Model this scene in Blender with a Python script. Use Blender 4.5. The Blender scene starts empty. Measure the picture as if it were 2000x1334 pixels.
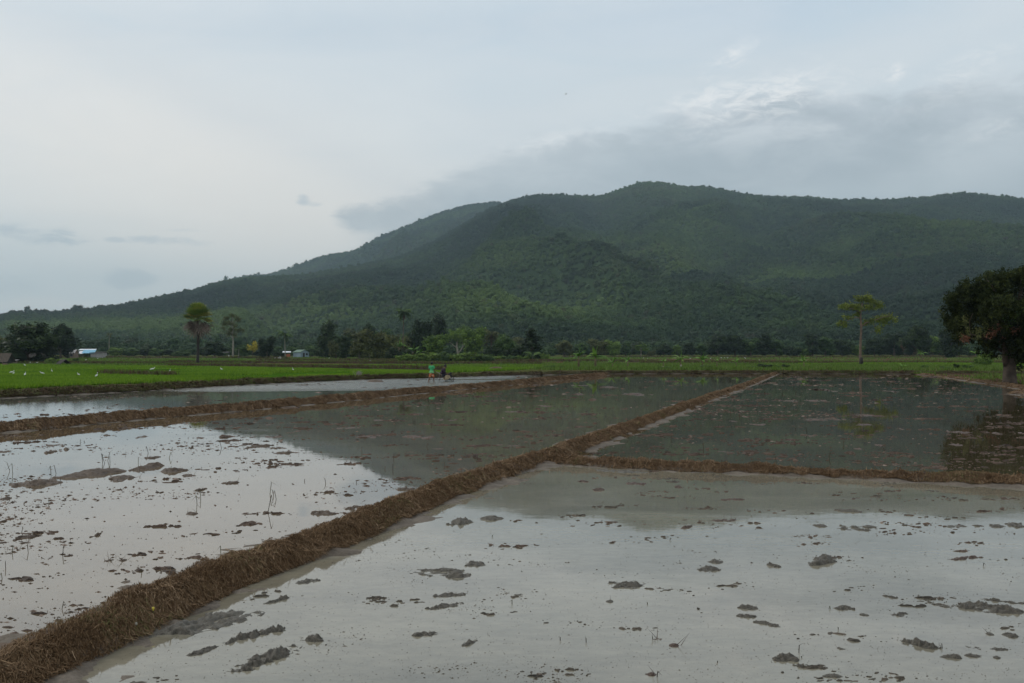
import bpy, math, random
import numpy as np
from mathutils import Vector, Matrix
R = math.radians
random.seed(7)
rng = np.random.default_rng(11)
scene = bpy.context.scene
col = scene.collection
F = 1944.0          # focal length of the photograph in its own pixels
H0 = 694.0          # horizon row
CAM = 2.1           # eye height

# ------------------------------------------------------------------ noise
def _hash(ix, iy, seed):
    h = (ix.astype(np.int64) * 374761393 + iy.astype(np.int64) * 668265263 + seed * 974634777) & 0xFFFFFFFF
    h = ((h ^ (h >> 13)) * 1274126177) & 0xFFFFFFFF
    h = (h ^ (h >> 16)) & 0xFFFFFFFF
    return h.astype(np.float64) / 4294967295.0
def vn(x, y, seed=0):
    x = np.asarray(x, float); y = np.asarray(y, float)
    x, y = np.broadcast_arrays(x, y)
    ix = np.floor(x); iy = np.floor(y); fx = x - ix; fy = y - iy
    fx = fx * fx * (3 - 2 * fx); fy = fy * fy * (3 - 2 * fy)
    a = _hash(ix, iy, seed); b = _hash(ix + 1, iy, seed); c = _hash(ix, iy + 1, seed); d = _hash(ix + 1, iy + 1, seed)
    return ((a * (1 - fx) + b * fx) * (1 - fy) + (c * (1 - fx) + d * fx) * fy) * 2 - 1
def fbm(x, y, seed=0, octs=4, g=0.5):
    t = 0; a = 1; s = 0
    for o in range(octs):
        t = t + a * vn(x * 2 ** o + 17.3 * o, y * 2 ** o - 9.1 * o, seed + o); s += a; a *= g
    return t / s
def sstep(a, b, x):
    t = np.clip((np.asarray(x, float) - a) / (b - a), 0, 1); return t * t * (3 - 2 * t)

# ------------------------------------------------------------------ mesh helpers
def mesh_np(name, V, faces, mat=None, parent=None, rnd=None, smooth=False, link=True):
    V = np.asarray(V, np.float32)
    me = bpy.data.meshes.new(name)
    if not isinstance(faces, (list, tuple)): faces = [faces]
    faces = [np.asarray(f, np.int32) for f in faces if len(f)]
    me.vertices.add(len(V)); me.vertices.foreach_set('co', V.ravel())
    nl = sum(f.size for f in faces); npoly = sum(len(f) for f in faces)
    me.loops.add(nl); me.polygons.add(npoly)
    me.loops.foreach_set('vertex_index', np.concatenate([f.ravel() for f in faces]))
    tot = np.concatenate([np.full(len(f), f.shape[1], np.int32) for f in faces])
    st = np.concatenate([[0], np.cumsum(tot)[:-1]]).astype(np.int32)
    me.polygons.foreach_set('loop_start', st); me.polygons.foreach_set('loop_total', tot)
    me.polygons.foreach_set('use_smooth', np.full(npoly, bool(smooth)))
    me.update(calc_edges=True)
    if rnd is not None:
        at_ = me.attributes.new('rnd', 'FLOAT', 'POINT'); at_.data.foreach_set('value', np.asarray(rnd, np.float32))
    if mat: me.materials.append(mat)
    o = bpy.data.objects.new(name, me)
    if link: col.objects.link(o)
    if parent: o.parent = parent
    return o
def grid_faces(nr, nc):
    i = np.arange(nr - 1)[:, None] * nc + np.arange(nc - 1)[None, :]
    return np.stack([i, i + 1, i + nc + 1, i + nc], -1).reshape(-1, 4)
def tag(o, label=None, cat=None, group=None, kind=None):
    if label: o['label'] = label
    if cat: o['category'] = cat
    if group: o['group'] = group
    if kind: o['kind'] = kind
    return o
def empty(name, loc=(0, 0, 0), rz=0.0):
    o = bpy.data.objects.new(name, None); col.objects.link(o)
    o.location = loc; o.rotation_euler = (0, 0, rz); o.empty_display_size = .3
    return o

class MB:
    """collects shapes into one mesh"""
    def __init__(s): s.V = []; s.F3 = []; s.F4 = []; s.r = []; s.n = 0
    def add(s, V, f3=None, f4=None, r=0.5):
        V = np.asarray(V, float); s.V.append(V)
        s.r.append(np.broadcast_to(np.asarray(r, float), (len(V),)))
        if f3 is not None and len(f3): s.F3.append(np.asarray(f3) + s.n)
        if f4 is not None and len(f4): s.F4.append(np.asarray(f4) + s.n)
        s.n += len(V)
    def box(s, x0, x1, y0, y1, z0, z1, r=.5, M=None):
        V = np.array([(x, y, z) for z in (z0, z1) for y in (y0, y1) for x in (x0, x1)], float)
        if M is not None: V = np.array([(M @ Vector(v))[:] for v in V])
        s.add(V, f4=[(0, 2, 3, 1), (4, 5, 7, 6), (0, 1, 5, 4), (2, 6, 7, 3), (0, 4, 6, 2), (1, 3, 7, 5)], r=r)
    def quad(s, a, b, c, d, r=.5): s.add([a, b, c, d], f4=[(0, 1, 2, 3)], r=r)
    def tube(s, pts, rad, n=8, r=.5, cap=True):
        pts = np.asarray(pts, float); k = len(pts)
        rad = np.broadcast_to(np.asarray(rad, float), (k,))
        T = np.gradient(pts, axis=0); T /= np.linalg.norm(T, axis=1)[:, None] + 1e-9
        up = np.array([0.0, 0, 1.0]) if abs(T[0][2]) < .9 else np.array([1.0, 0, 0])
        V = []
        for i in range(k):
            a = np.cross(T[i], up); a /= np.linalg.norm(a) + 1e-9
            b = np.cross(T[i], a); up = -np.cross(T[i], a) if False else up
            th = np.linspace(0, 2 * np.pi, n, endpoint=False)
            V.append(pts[i] + rad[i] * (np.cos(th)[:, None] * a + np.sin(th)[:, None] * b))
        V = np.concatenate(V); f = []
        for i in range(k - 1):
            for j in range(n):
                f.append((i * n + j, i * n + (j + 1) % n, (i + 1) * n + (j + 1) % n, (i + 1) * n + j))
        f3 = []
        if cap:
            V = np.vstack([V, pts[0], pts[-1]])
            for j in range(n):
                f3.append((k * n, (j + 1) % n, j)); f3.append((k * n + 1, (k - 1) * n + j, (k - 1) * n + (j + 1) % n))
        s.add(V, f3=f3, f4=f, r=r)
    def lathe(s, prof, n=16, axis='z', at=(0, 0, 0), r=.5):
        th = np.linspace(0, 2 * np.pi, n, endpoint=False); V = []
        for (rr, h) in prof:
            for t in th:
                a, b = rr * math.cos(t), rr * math.sin(t)
                V.append((a, b, h) if axis == 'z' else ((a, h, b) if axis == 'y' else (h, a, b)))
        V = np.array(V) + np.array(at); f = []
        for i in range(len(prof) - 1):
            for j in range(n): f.append((i * n + j, i * n + (j + 1) % n, (i + 1) * n + (j + 1) % n, (i + 1) * n + j))
        s.add(V, f4=f, r=r)
    def build(s, name, mat, parent=None, smooth=False, link=True):
        V = np.concatenate(s.V); fs = []
        if s.F3: fs.append(np.concatenate(s.F3))
        if s.F4: fs.append(np.concatenate(s.F4))
        return mesh_np(name, V, fs, mat, parent, rnd=np.concatenate(s.r), smooth=smooth, link=link)

# ------------------------------------------------------------------ node helpers
class N:
    def __init__(s, nt): s.nt = nt
    def node(s, t, **k):
        n = s.nt.nodes.new(t)
        for a, b in k.items(): setattr(n, a, b)
        return n
    def link(s, a, b): s.nt.links.new(a, b)
    def m(s, op, a, b=None, c=None, clamp=False):
        n = s.node('ShaderNodeMath', operation=op, use_clamp=clamp)
        for i, v in enumerate((a, b, c)):
            if v is None: continue
            if isinstance(v, (int, float)): n.inputs[i].default_value = v
            else: s.link(v, n.inputs[i])
        return n.outputs[0]
    def smooth(s, v, a, b):
        n = s.node('ShaderNodeMapRange', interpolation_type='SMOOTHSTEP')
        s.link(v, n.inputs['Value']); n.inputs['From Min'].default_value = a; n.inputs['From Max'].default_value = b
        return n.outputs['Result']
    def mix(s, f, a, b, mode='MIX'):
        n = s.node('ShaderNodeMix', data_type='RGBA', blend_type=mode)
        for idx, v in ((0, f), (6, a), (7, b)):
            if isinstance(v, (int, float)): n.inputs[idx].default_value = v
            elif isinstance(v, tuple): n.inputs[idx].default_value = (*v, 1) if len(v) == 3 else v
            else: s.link(v, n.inputs[idx])
        return n.outputs[2]
    def noise(s, vec=None, scale=1, detail=4, rough=.5, dist=0, dim='3D'):
        n = s.node('ShaderNodeTexNoise', noise_dimensions=dim)
        n.inputs['Scale'].default_value = scale; n.inputs['Detail'].default_value = detail
        n.inputs['Roughness'].default_value = rough; n.inputs['Distortion'].default_value = dist
        if vec is not None: s.link(vec, n.inputs['Vector'])
        return n.outputs['Fac']
    def map(s, vec, scale=(1, 1, 1), rot=(0, 0, 0), loc=(0, 0, 0)):
        n = s.node('ShaderNodeMapping'); s.link(vec, n.inputs[0])
        n.inputs['Scale'].default_value = scale; n.inputs['Rotation'].default_value = rot; n.inputs['Location'].default_value = loc
        return n.outputs[0]
    def ramp(s, v, stops):
        n = s.node('ShaderNodeValToRGB'); s.link(v, n.inputs[0]); cr = n.color_ramp
        while len(cr.elements) < len(stops): cr.elements.new(.5)
        for e, (p, c) in zip(cr.elements, stops): e.position = p; e.color = (*c, 1)
        return n.outputs[0]
def newmat(name):
    m = bpy.data.materials.new(name); m.use_nodes = True
    n = N(m.node_tree); b = m.node_tree.nodes['Principled BSDF']
    return m, n, b
def simple(name, c, rough=.7, var=.25, scale=6, metal=0):
    m, n, b = newmat(name)
    tc = n.node('ShaderNodeTexCoord').outputs['Object']
    f = n.noise(tc, scale, 5, .6)
    cc = n.ramp(f, [(.3, tuple(x * (1 - var) for x in c)), (.7, tuple(min(1, x * (1 + var)) for x in c))])
    n.link(cc, b.inputs['Base Color']); b.inputs['Roughness'].default_value = rough; b.inputs['Metallic'].default_value = metal
    return m
def rndmat(name, stops, rough=.8, patch=None, spec=.3, trans=0.0, objrand=0.0):
    """colour from the per-piece attribute rnd plus world patches (real colour differences of leaves and stalks)"""
    m, n, b = newmat(name)
    a = n.node('ShaderNodeAttribute', attribute_name='rnd').outputs['Fac']
    if patch:
        g = n.node('ShaderNodeNewGeometry').outputs['Position']
        f = n.noise(g, patch[0], 3, .5)
        a = n.m('ADD', a, n.m('MULTIPLY', n.m('SUBTRACT', f, .5), patch[1]))
    if objrand:
        oi = n.node('ShaderNodeObjectInfo').outputs['Random']
        a = n.m('ADD', a, n.m('MULTIPLY', n.m('SUBTRACT', oi, .5), objrand))
    c = n.ramp(a, stops)
    n.link(c, b.inputs['Base Color']); b.inputs['Roughness'].default_value = rough
    b.inputs['Specular IOR Level'].default_value = spec
    if trans:
        tr = n.node('ShaderNodeBsdfTranslucent'); n.link(c, tr.inputs[0])
        mx = n.node('ShaderNodeMixShader'); mx.inputs[0].default_value = trans
        n.link(b.outputs[0], mx.inputs[1]); n.link(tr.outputs[0], mx.inputs[2])
        n.link(mx.outputs[0], m.node_tree.nodes['Material Output'].inputs[0])
    return m

# ------------------------------------------------------------------ ground shape
def gz(Y):
    Y = np.asarray(Y, float)
    return .15 + 2.0 * np.clip((Y - 200) / 300, 0, 1) + 4.0 * np.clip((Y - 500) / 200, 0, 1.0)
_YT = np.concatenate([np.arange(20, 700, .5)])
_PT = H0 + (CAM - gz(_YT)) * F / _YT
def Yof(py):
    """distance at which flat land shows at photograph row py"""
    return float(np.interp(-py, -_PT[::1], _YT)) if py < _PT[0] else 20.0
def W(px, Y): return (px - 1000.0) / F * Y
def G(px, py, z=0.0):
    Y = (CAM - z) * F / (py - H0); return (W(px, Y), Y)

# ------------------------------------------------------------------ camera
cd = bpy.data.cameras.new('camera'); cam = bpy.data.objects.new('camera', cd); col.objects.link(cam)
cam.location = (0, 0, CAM); cam.rotation_euler = (R(90), 0, 0)
cd.sensor_width = 36.0; cd.lens = F / 2000 * 36.0; cd.shift_y = (H0 - 667) / 2000
cd.clip_start = .1; cd.clip_end = 60000
scene.camera = cam

# ------------------------------------------------------------------ sky and light
SUN_EL, SUN_AZ = 38.0, -62.0     # azimuth from +Y, negative = left of the view
world = bpy.data.worlds.new("World"); scene.world = world; world.use_nodes = True
wn = world.node_tree; wn.nodes.clear(); n = N(wn)
gen = n.node('ShaderNodeTexCoord').outputs['Generated']
sx = n.node('ShaderNodeSeparateXYZ'); n.link(gen, sx.inputs[0]); x, y, z = sx.outputs
az = n.m('ARCTAN2', x, y)
hyp = n.m('SQRT', n.m('ADD', n.m('MULTIPLY', x, x), n.m('MULTIPLY', y, y)))
el = n.m('DIVIDE', z, n.m('MAXIMUM', hyp, .02))
el = n.m('MINIMUM', el, 3.0)
def sky_pt(px, py):
    a = math.atan((px - 1000) / F); return a, (H0 - py) / F * math.cos(a)
comb = n.node('ShaderNodeCombineXYZ'); n.link(az, comb.inputs[0]); n.link(el, comb.inputs[1]); AE = comb.outputs[0]
zc = n.m('ADD', n.m('MAXIMUM', z, 0), .12)
cp = n.node('ShaderNodeCombineXYZ'); n.link(n.m('DIVIDE', x, zc), cp.inputs[0]); n.link(n.m('DIVIDE', y, zc), cp.inputs[1]); PL = cp.outputs[0]
wob = n.m('MULTIPLY', n.m('SUBTRACT', n.noise(n.map(AE, (1, 1.8, 1)), 7, 5, .55, .4), .5), 1.0)
wob2 = n.m('MULTIPLY', n.m('SUBTRACT', n.noise(n.map(AE, (1, 2.4, 1), loc=(3, 1, 0)), 26, 6, .6, .5), .5), 1.0)
def blob(px, py, wx, wy, rot=0.0, wa=0.0, wb=0.0):
    a0, e0 = sky_pt(px, py)
    da = n.m('SUBTRACT', az, a0); de = n.m('SUBTRACT', el, e0)
    if rot:
        c, s_ = math.cos(R(rot)), math.sin(R(rot))
        da, de = (n.m('ADD', n.m('MULTIPLY', da, c), n.m('MULTIPLY', de, s_)), n.m('SUBTRACT', n.m('MULTIPLY', de, c), n.m('MULTIPLY', da, s_)))
    u = n.m('DIVIDE', da, wx / F); v = n.m('DIVIDE', de, wy / F)
    d = n.m('ADD', n.m('MULTIPLY', u, u), n.m('MULTIPLY', v, v))
    if wa: d = n.m('ADD', d, n.m('MULTIPLY', wob, wa))
    if wb: d = n.m('ADD', d, n.m('MULTIPLY', wob2, wb))
    return d
def gauss(d): return n.m('POWER', 2.718, n.m('MULTIPLY', d, -1.0))
def edge(d, a=1.25, b=.55): return n.smooth(d, a, b)
# veil of high cloud: paler low down on the left, bluer overhead
c = n.mix(n.smooth(el, .02, .40), (.64, .70, .725), (.625, .69, .74))
c = n.mix(n.m('MULTIPLY', gauss(blob(330, 330, 620, 210, -12, .5)), .95), c, (.81, .79, .755))
c = n.mix(n.m('MULTIPLY', gauss(blob(520, 440, 420, 110, 0, .5)), .75), c, (.80, .775, .735))
c = n.mix(n.m('MULTIPLY', gauss(blob(60, 560, 300, 80, 0, .5)), .75), c, (.62, .68, .70))
c = n.mix(n.m('MULTIPLY', gauss(blob(1060, 290, 230, 90, 0, .4)), .45), c, (.66, .70, .73))
c = n.mix(n.m('MULTIPLY', gauss(blob(1500, 20, 450, 70, 0, .8)), .6), c, (.52, .62, .72))
c = n.mix(n.m('MULTIPLY', gauss(blob(1950, 60, 300, 110, 0, .5)), .5), c, (.66, .72, .76))
c = n.mix(n.m('MULTIPLY', gauss(blob(700, 60, 500, 45, 4, 1.2)), .45), c, (.53, .61, .68))
c = n.mix(n.m('MULTIPLY', gauss(blob(620, 290, 620, 45, -22, 1.0)), .22), c, (.58, .62, .66))
# streaks of the high veil
st = n.noise(n.map(AE, (1, 3.2, 1), rot=(0, 0, R(18))), 5, 6, .55, .6)
c = n.mix(.42, c, n.ramp(st, [(.30, (.40, .44, .48)), (.5, (.5, .5, .5)), (.72, (.60, .59, .57))]), 'OVERLAY')
# low dark bank over the mountain: its upper edge climbs to the right
bank_pts = [(600, 480), (655, 420), (740, 378), (840, 334), (950, 292), (1080, 262), (1250, 225), (1400, 190), (1550, 165), (1750, 150), (2000, 135), (2600, 110)]
cv = n.node('ShaderNodeFloatCurve'); n.link(n.m('MULTIPLY_ADD', az, 1 / 1.2, .5), cv.inputs['Value'])
cu = cv.mapping.curves[0]; P = [(sky_pt(px, py)[0] / 1.2 + .5, sky_pt(px, py)[1] * 2) for px, py in bank_pts]
P = [(0.0, 0.0), (P[0][0] - .01, P[0][1] - .12)] + P + [(1.0, P[-1][1])]
while len(cu.points) < len(P): cu.points.new(.5, .5)
for pt, q in zip(cu.points, P): pt.location = q; pt.handle_type = 'VECTOR'
cv.mapping.update()
line = n.m('MULTIPLY', cv.outputs[0], .5)
gap = n.m('SUBTRACT', line, el)
gap = n.m('ADD', gap, n.m('ADD', n.m('MULTIPLY', wob, .06), n.m('MULTIPLY', wob2, .045)))
fa = n.smooth(n.m('ADD', az, n.m('ADD', n.m('MULTIPLY', wob, .06), n.m('MULTIPLY', wob2, .05))), sky_pt(645, 400)[0], sky_pt(790, 400)[0])
soft = n.smooth(gap, -.010, .062)
crisp = n.smooth(gap, .0, .022)
bank = n.m('MULTIPLY', n.m('ADD', n.m('MULTIPLY', crisp, .45), n.m('MULTIPLY', soft, .55)), fa)
tongue = edge(blob(748, 425, 92, 36, 10, 1.6, 2.6), 1.35, .1)
tongue = n.m('MULTIPLY', tongue, n.smooth(n.m('ADD', el, n.m('MULTIPLY', wob2, .01)), sky_pt(720, 466)[1], sky_pt(720, 452)[1]))
bank = n.m('MAXIMUM', bank, n.m('MULTIPLY', tongue, .85))
tex = n.noise(n.map(AE, (1, 2.6, 1), rot=(0, 0, R(-14)), loc=(2, 5, 0)), 9, 7, .58, .5)
tex = n.m('ADD', n.m('MULTIPLY', tex, .72), n.m('MULTIPLY', n.noise(n.map(AE, (1, 2.2, 1), rot=(0, 0, R(-22)), loc=(4, 8, 0)), 27, 6, .62, .6), .28))
bcol = n.ramp(tex, [(.36, (.36, .415, .455)), (.49, (.455, .505, .55)), (.62, (.66, .70, .73))])
low = n.smooth(el, sky_pt(1400, 210)[1], sky_pt(1400, 330)[1])
bcol = n.mix(n.m('MULTIPLY', low, .70), bcol, (.375, .44, .485))
bcol = n.mix(n.m('MULTIPLY', gauss(blob(1950, 300, 150, 60, 15, .8)), .7), bcol, (.56, .62, .66))
bcol = n.mix(n.m('MULTIPLY', gauss(blob(1700, 375, 260, 22, 0, .6)), .5), bcol, (.47, .54, .58))
bcol = n.mix(n.m('MULTIPLY', gauss(blob(1050, 340, 200, 60, 0, .5)), .5), bcol, (.49, .55, .59))
c = n.mix(n.m('MULTIPLY', bank, .93), c, bcol)
# bright breaks in the bank
rag = n.noise(n.map(AE, (1, 2.2, 1), rot=(0, 0, R(-20)), loc=(7, 2, 0)), 42, 7, .68, .8)
rag = n.m('ADD', n.m('MULTIPLY', rag, .75), n.m('MULTIPLY', n.noise(n.map(AE, (1, 2.0, 1), rot=(0, 0, R(-25)), loc=(1, 9, 0)), 14, 5, .6, .5), .27))
for (px, py, wx, wy, ro, k) in [(1425, 115, 34, 9, 30, .9), (1440, 190, 75, 12, 8, .8), (1520, 192, 36, 15, 18, 1.3), (1500, 185, 90, 22, 14, .35), (1640, 175, 60, 9, 16, .3), (1850, 175, 60, 12, 20, .3), (1330, 205, 60, 9, 14, .3), (1425, 218, 60, 11, 22, .6), (1748, 143, 11, 9, 0, .9), (1900, 120, 50, 10, 20, .5), (1080, 275, 70, 9, 12, .5), (1955, 250, 60, 12, 20, .35), (1390, 185, 40, 10, 10, .7)]:
    g = n.m('MULTIPLY', gauss(blob(px, py, wx * 1.5, wy * 1.9, ro, .8, .8)), n.smooth(rag, .42, .68))
    c = n.mix(n.m('MULTIPLY', g, k * 1.0), c, (.86, .87, .87))
# small grey scraps low on the left
for (px, py, wx, wy, k) in [(60, 460, 90, 20, .62), (120, 452, 32, 14, .3), (592, 391, 16, 13, .5), (608, 398, 22, 6, .3), (300, 470, 50, 9, .35), (372, 473, 50, 10, .25), (222, 468, 18, 6, .35), (255, 545, 60, 18, .3), (25, 560, 60, 18, .15), (372, 450, 40, 5, .2)]:
    g = n.smooth(blob(px, py, wx, wy, 0, 2.2, 4.2), 1.25, -.2)
    c = n.mix(n.m('MULTIPLY', g, min(.9, k * 1.5)), c, (.42, .50, .56))
for (px, py, wx, wy, k) in [(75, 595, 60, 16, .5), (165, 598, 50, 10, .45), (10, 600, 40, 12, .35)]:
    g = n.smooth(blob(px, py, wx, wy, 0, 1.2, 1.5), 1.25, .2)
    c = n.mix(n.m('MULTIPLY', g, k), c, (.74, .74, .73))
# behind and overhead: plain overcast
pn = n.noise(PL, 1.6, 5, .55, .3)
over = n.ramp(pn, [(.3, (.44, .48, .52)), (.7, (.60, .62, .64))])
ff = n.m('MULTIPLY', n.smooth(y, .2, .7), n.smooth(el, .75, .42))
c = n.mix(n.m('MULTIPLY', n.m('SUBTRACT', 1.0, ff), .85), c, over)
SKYGAIN = 1.19
bgc = n.node('ShaderNodeBackground'); n.link(c, bgc.inputs[0]); bgc.inputs[1].default_value = SKYGAIN
sky = n.node('ShaderNodeTexSky', sky_type='NISHITA'); sky.sun_disc = False
sky.sun_elevation = R(SUN_EL); sky.sun_rotation = R(SUN_AZ); sky.air_density = 1.2; sky.dust_density = 2.0
bgs = n.node('ShaderNodeBackground'); n.link(sky.outputs[0], bgs.inputs[0]); bgs.inputs[1].default_value = .08
ms = n.node('ShaderNodeMixShader'); ms.inputs[0].default_value = .90
n.link(bgs.outputs[0], ms.inputs[1]); n.link(bgc.outputs[0], ms.inputs[2])
wo = n.node('ShaderNodeOutputWorld'); n.link(ms.outputs[0], wo.inputs[0])
ld = bpy.data.lights.new('sun', 'SUN'); ld.energy = 1.0; ld.angle = R(12); ld.color = (1, .95, .87)
lo = bpy.data.objects.new('sun', ld); col.objects.link(lo)
sd = Vector((math.sin(R(SUN_AZ)) * math.cos(R(SUN_EL)), math.cos(R(SUN_AZ)) * math.cos(R(SUN_EL)), math.sin(R(SUN_EL))))
lo.rotation_euler = sd.to_track_quat('Z', 'Y').to_euler(); lo.location = (0, 0, 50)
scene.view_settings.view_transform = 'Standard'; scene.view_settings.look = 'None'
scene.view_settings.exposure = 0; scene.view_settings.gamma = 1
cy = scene.cycles
cy.max_bounces = 5; cy.diffuse_bounces = 2; cy.glossy_bounces = 2; cy.transmission_bounces = 2; cy.volume_bounces = 0
cy.transparent_max_bounces = 4; cy.use_denoising = True; cy.caustics_reflective = False; cy.caustics_refractive = False
world.cycles.sampling_method = 'NONE'
# ------------------------------------------------------------------ materials
def earth_mat(name, dark, mid, light, scale=3.0, bump=.6, rough=.85):
    m, n, b = newmat(name)
    g = n.node('ShaderNodeNewGeometry').outputs['Position']
    f1 = n.noise(g, scale, 8, .62, .4); f2 = n.noise(g, scale * 9, 6, .65)
    f = n.m('ADD', n.m('MULTIPLY', f1, .55), n.m('MULTIPLY', f2, .45))
    cc = n.ramp(f, [(.34, dark), (.5, mid), (.68, light)])
    if name.startswith('bank_earth'):     # puddled mud at the water's edge is paler and greyer than the dry crest
        sp = n.node('ShaderNodeSeparateXYZ'); n.link(g, sp.inputs[0])
        k = n.smooth(n.m('ADD', sp.outputs[2], n.m('MULTIPLY', n.m('SUBTRACT', f1, .5), .06)), .075, .035)
        cc = n.mix(k, cc, n.ramp(f, [(.34, (.070, .055, .040)), (.5, (.135, .108, .080)), (.68, (.22, .18, .14))]))
    n.link(cc, b.inputs['Base Color'])
    b.inputs['Roughness'].default_value = rough
    bp = n.node('ShaderNodeBump'); bp.inputs['Strength'].default_value = bump; bp.inputs['Distance'].default_value = .03
    n.link(f, bp.inputs['Height']); n.link(bp.outputs[0], b.inputs['Normal'])
    return m
M_BANK = earth_mat('bank_earth', (.055, .032, .018), (.12, .072, .040), (.22, .14, .085))
M_BANKW = earth_mat('bank_earth_weedy', (.03, .022, .011), (.07, .045, .022), (.12, .085, .04))
M_MUDG = earth_mat('grey_mud', (.048, .041, .030), (.118, .103, .078), (.21, .188, .145), 16, 1.0, .5)
M_MUDB = earth_mat('brown_mud', (.045, .030, .020), (.105, .072, .047), (.18, .125, .085), 14, 1.0, .6)
M_MUDR = earth_mat('red_brown_mud', (.038, .024, .016), (.085, .052, .036), (.16, .105, .075), 9, .8, .6)
M_BED = simple('under_soil', (.08, .06, .04), .9)
M_STRAW = rndmat('dry_straw', [(0, (.080, .045, .022)), (.35, (.165, .100, .052)), (.7, (.28, .185, .105)), (.93, (.46, .32, .20)), (1, (.15, .15, .055))], .85, (1.6, .8), .15)
M_WEED = rndmat('bank_weeds', [(0, (.08, .05, .032)), (.4, (.14, .09, .05)), (.7, (.11, .14, .035)), (1, (.15, .22, .04))], .8, (.5, .9), .2)
M_RICE = rndmat('young_rice', [(0, (.07, .14, .012)), (.5, (.14, .27, .016)), (1, (.27, .40, .035))], .6, (.09, 1.1), .2, .35)
M_GRASS = rndmat('rough_grass', [(0, (.08, .11, .02)), (.45, (.11, .19, .03)), (.8, (.17, .27, .045)), (1, (.24, .20, .09))], .7, (.08, 1.0), .2, .2)
M_STUB = rndmat('rice_stubble', [(0, (.03, .022, .015)), (.6, (.07, .055, .03)), (1, (.10, .11, .05))], .8)
M_CRUMB = rndmat('mud_crumbs', [(0, (.042, .030, .022)), (.5, (.092, .060, .042)), (.85, (.145, .095, .068)), (1, (.36, .28, .23))], .7)
M_CRUMBG = rndmat('grey_crumbs', [(0, (.045, .037, .027)), (.6, (.098, .080, .058)), (.9, (.14, .108, .08)), (1, (.2, .19, .16))], .6)

def land_mat(name, stops, sc=(.03, .15), fine=1.2):
    m, n, b = newmat(name)
    g = n.node('ShaderNodeNewGeometry').outputs['Position']
    f1 = n.noise(n.map(g, (sc[0], sc[1], 1)), 1, 5, .6, .3); f2 = n.noise(g, fine, 5, .6)
    f = n.m('ADD', n.m('MULTIPLY', f1, .65), n.m('MULTIPLY', f2, .35))
    n.link(n.ramp(f, stops), b.inputs['Base Color']); b.inputs['Roughness'].default_value = 1.0; b.inputs['Specular IOR Level'].default_value = .0
    return m
M_LAND = land_mat('field_ground', [(.33, (.075, .05, .03)), (.45, (.09, .085, .035)), (.58, (.075, .11, .03)), (.70, (.11, .15, .035))])
M_RICEG = land_mat('rice_ground', [(.3, (.035, .085, .008)), (.6, (.055, .13, .010)), (.8, (.075, .16, .012))], (.02, .06), .8)
M_GREENG = land_mat('green_ground', [(.3, (.06, .06, .025)), (.5, (.065, .115, .025)), (.7, (.09, .16, .03))], (.03, .12), .8)
M_PLOW = land_mat('ploughed_soil', [(.3, (.07, .04, .028)), (.55, (.125, .075, .05)), (.75, (.16, .11, .07))], (.02, .2), .8)

def water_mat(name, mud, slope, rough=.03, ior=1.36, streak=None, speck=0.0):
    m, n, b = newmat(name)
    g = n.node('ShaderNodeNewGeometry').outputs['Position']
    f = n.m('ADD', n.m('MULTIPLY', n.noise(n.map(g, (.5, 1, 1)), .9, 6, .6, .5), .6), n.m('MULTIPLY', n.noise(n.map(g, (.6, 1, 1)), 9, 6, .7, .3), .4))
    c = n.ramp(f, [(.35, tuple(v * .7 for v in mud)), (.65, tuple(v * 1.25 for v in mud))])
    n.link(c, b.inputs['Base Color'])
    b.inputs['IOR'].default_value = ior; b.inputs['Roughness'].default_value = rough
    h1 = n.noise(g, 3.5, 4, .5); h2 = n.noise(g, 22, 3, .5)
    h = n.m('ADD', n.m('MULTIPLY', h1, slope / 3.5 * 1.0), n.m('MULTIPLY', h2, slope / 22 * .8))
    scum = n.smooth(n.noise(n.map(g, (.35, .9, 1), rot=(0, 0, R(12))), 1.3, 6, .62, .8), .50, .66)
    n.link(n.m('ADD', n.m('MULTIPLY', scum, .05), rough), b.inputs['Roughness'])
    if streak:
        w1 = n.noise(n.map(g, (.08, .35, 1), rot=(0, 0, R(-20))), 1, 4, .55, .6)
        s3 = n.node('ShaderNodeSeparateXYZ'); n.link(g, s3.inputs[0]); k = n.m('MULTIPLY', n.smooth(w1, .33, .50), n.smooth(s3.outputs[1], 55, 68)); k = n.m('MULTIPLY', k, n.smooth(s3.outputs[0], 3.5, -1.5))
        hw = n.noise(n.map(g, (1, 1.6, 1)), 6, 4, .6)
        h = n.m('ADD', h, n.m('MULTIPLY', n.m('MULTIPLY', hw, k), streak / 6))
        n.link(n.m('ADD', n.m('MULTIPLY', k, .12), rough), b.inputs['Roughness'])
    bp = n.node('ShaderNodeBump'); bp.inputs['Strength'].default_value = 1.0; bp.inputs['Distance'].default_value = 1.0
    n.link(h, bp.inputs['Height']); n.link(bp.outputs[0], b.inputs['Normal'])
    return m

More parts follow.
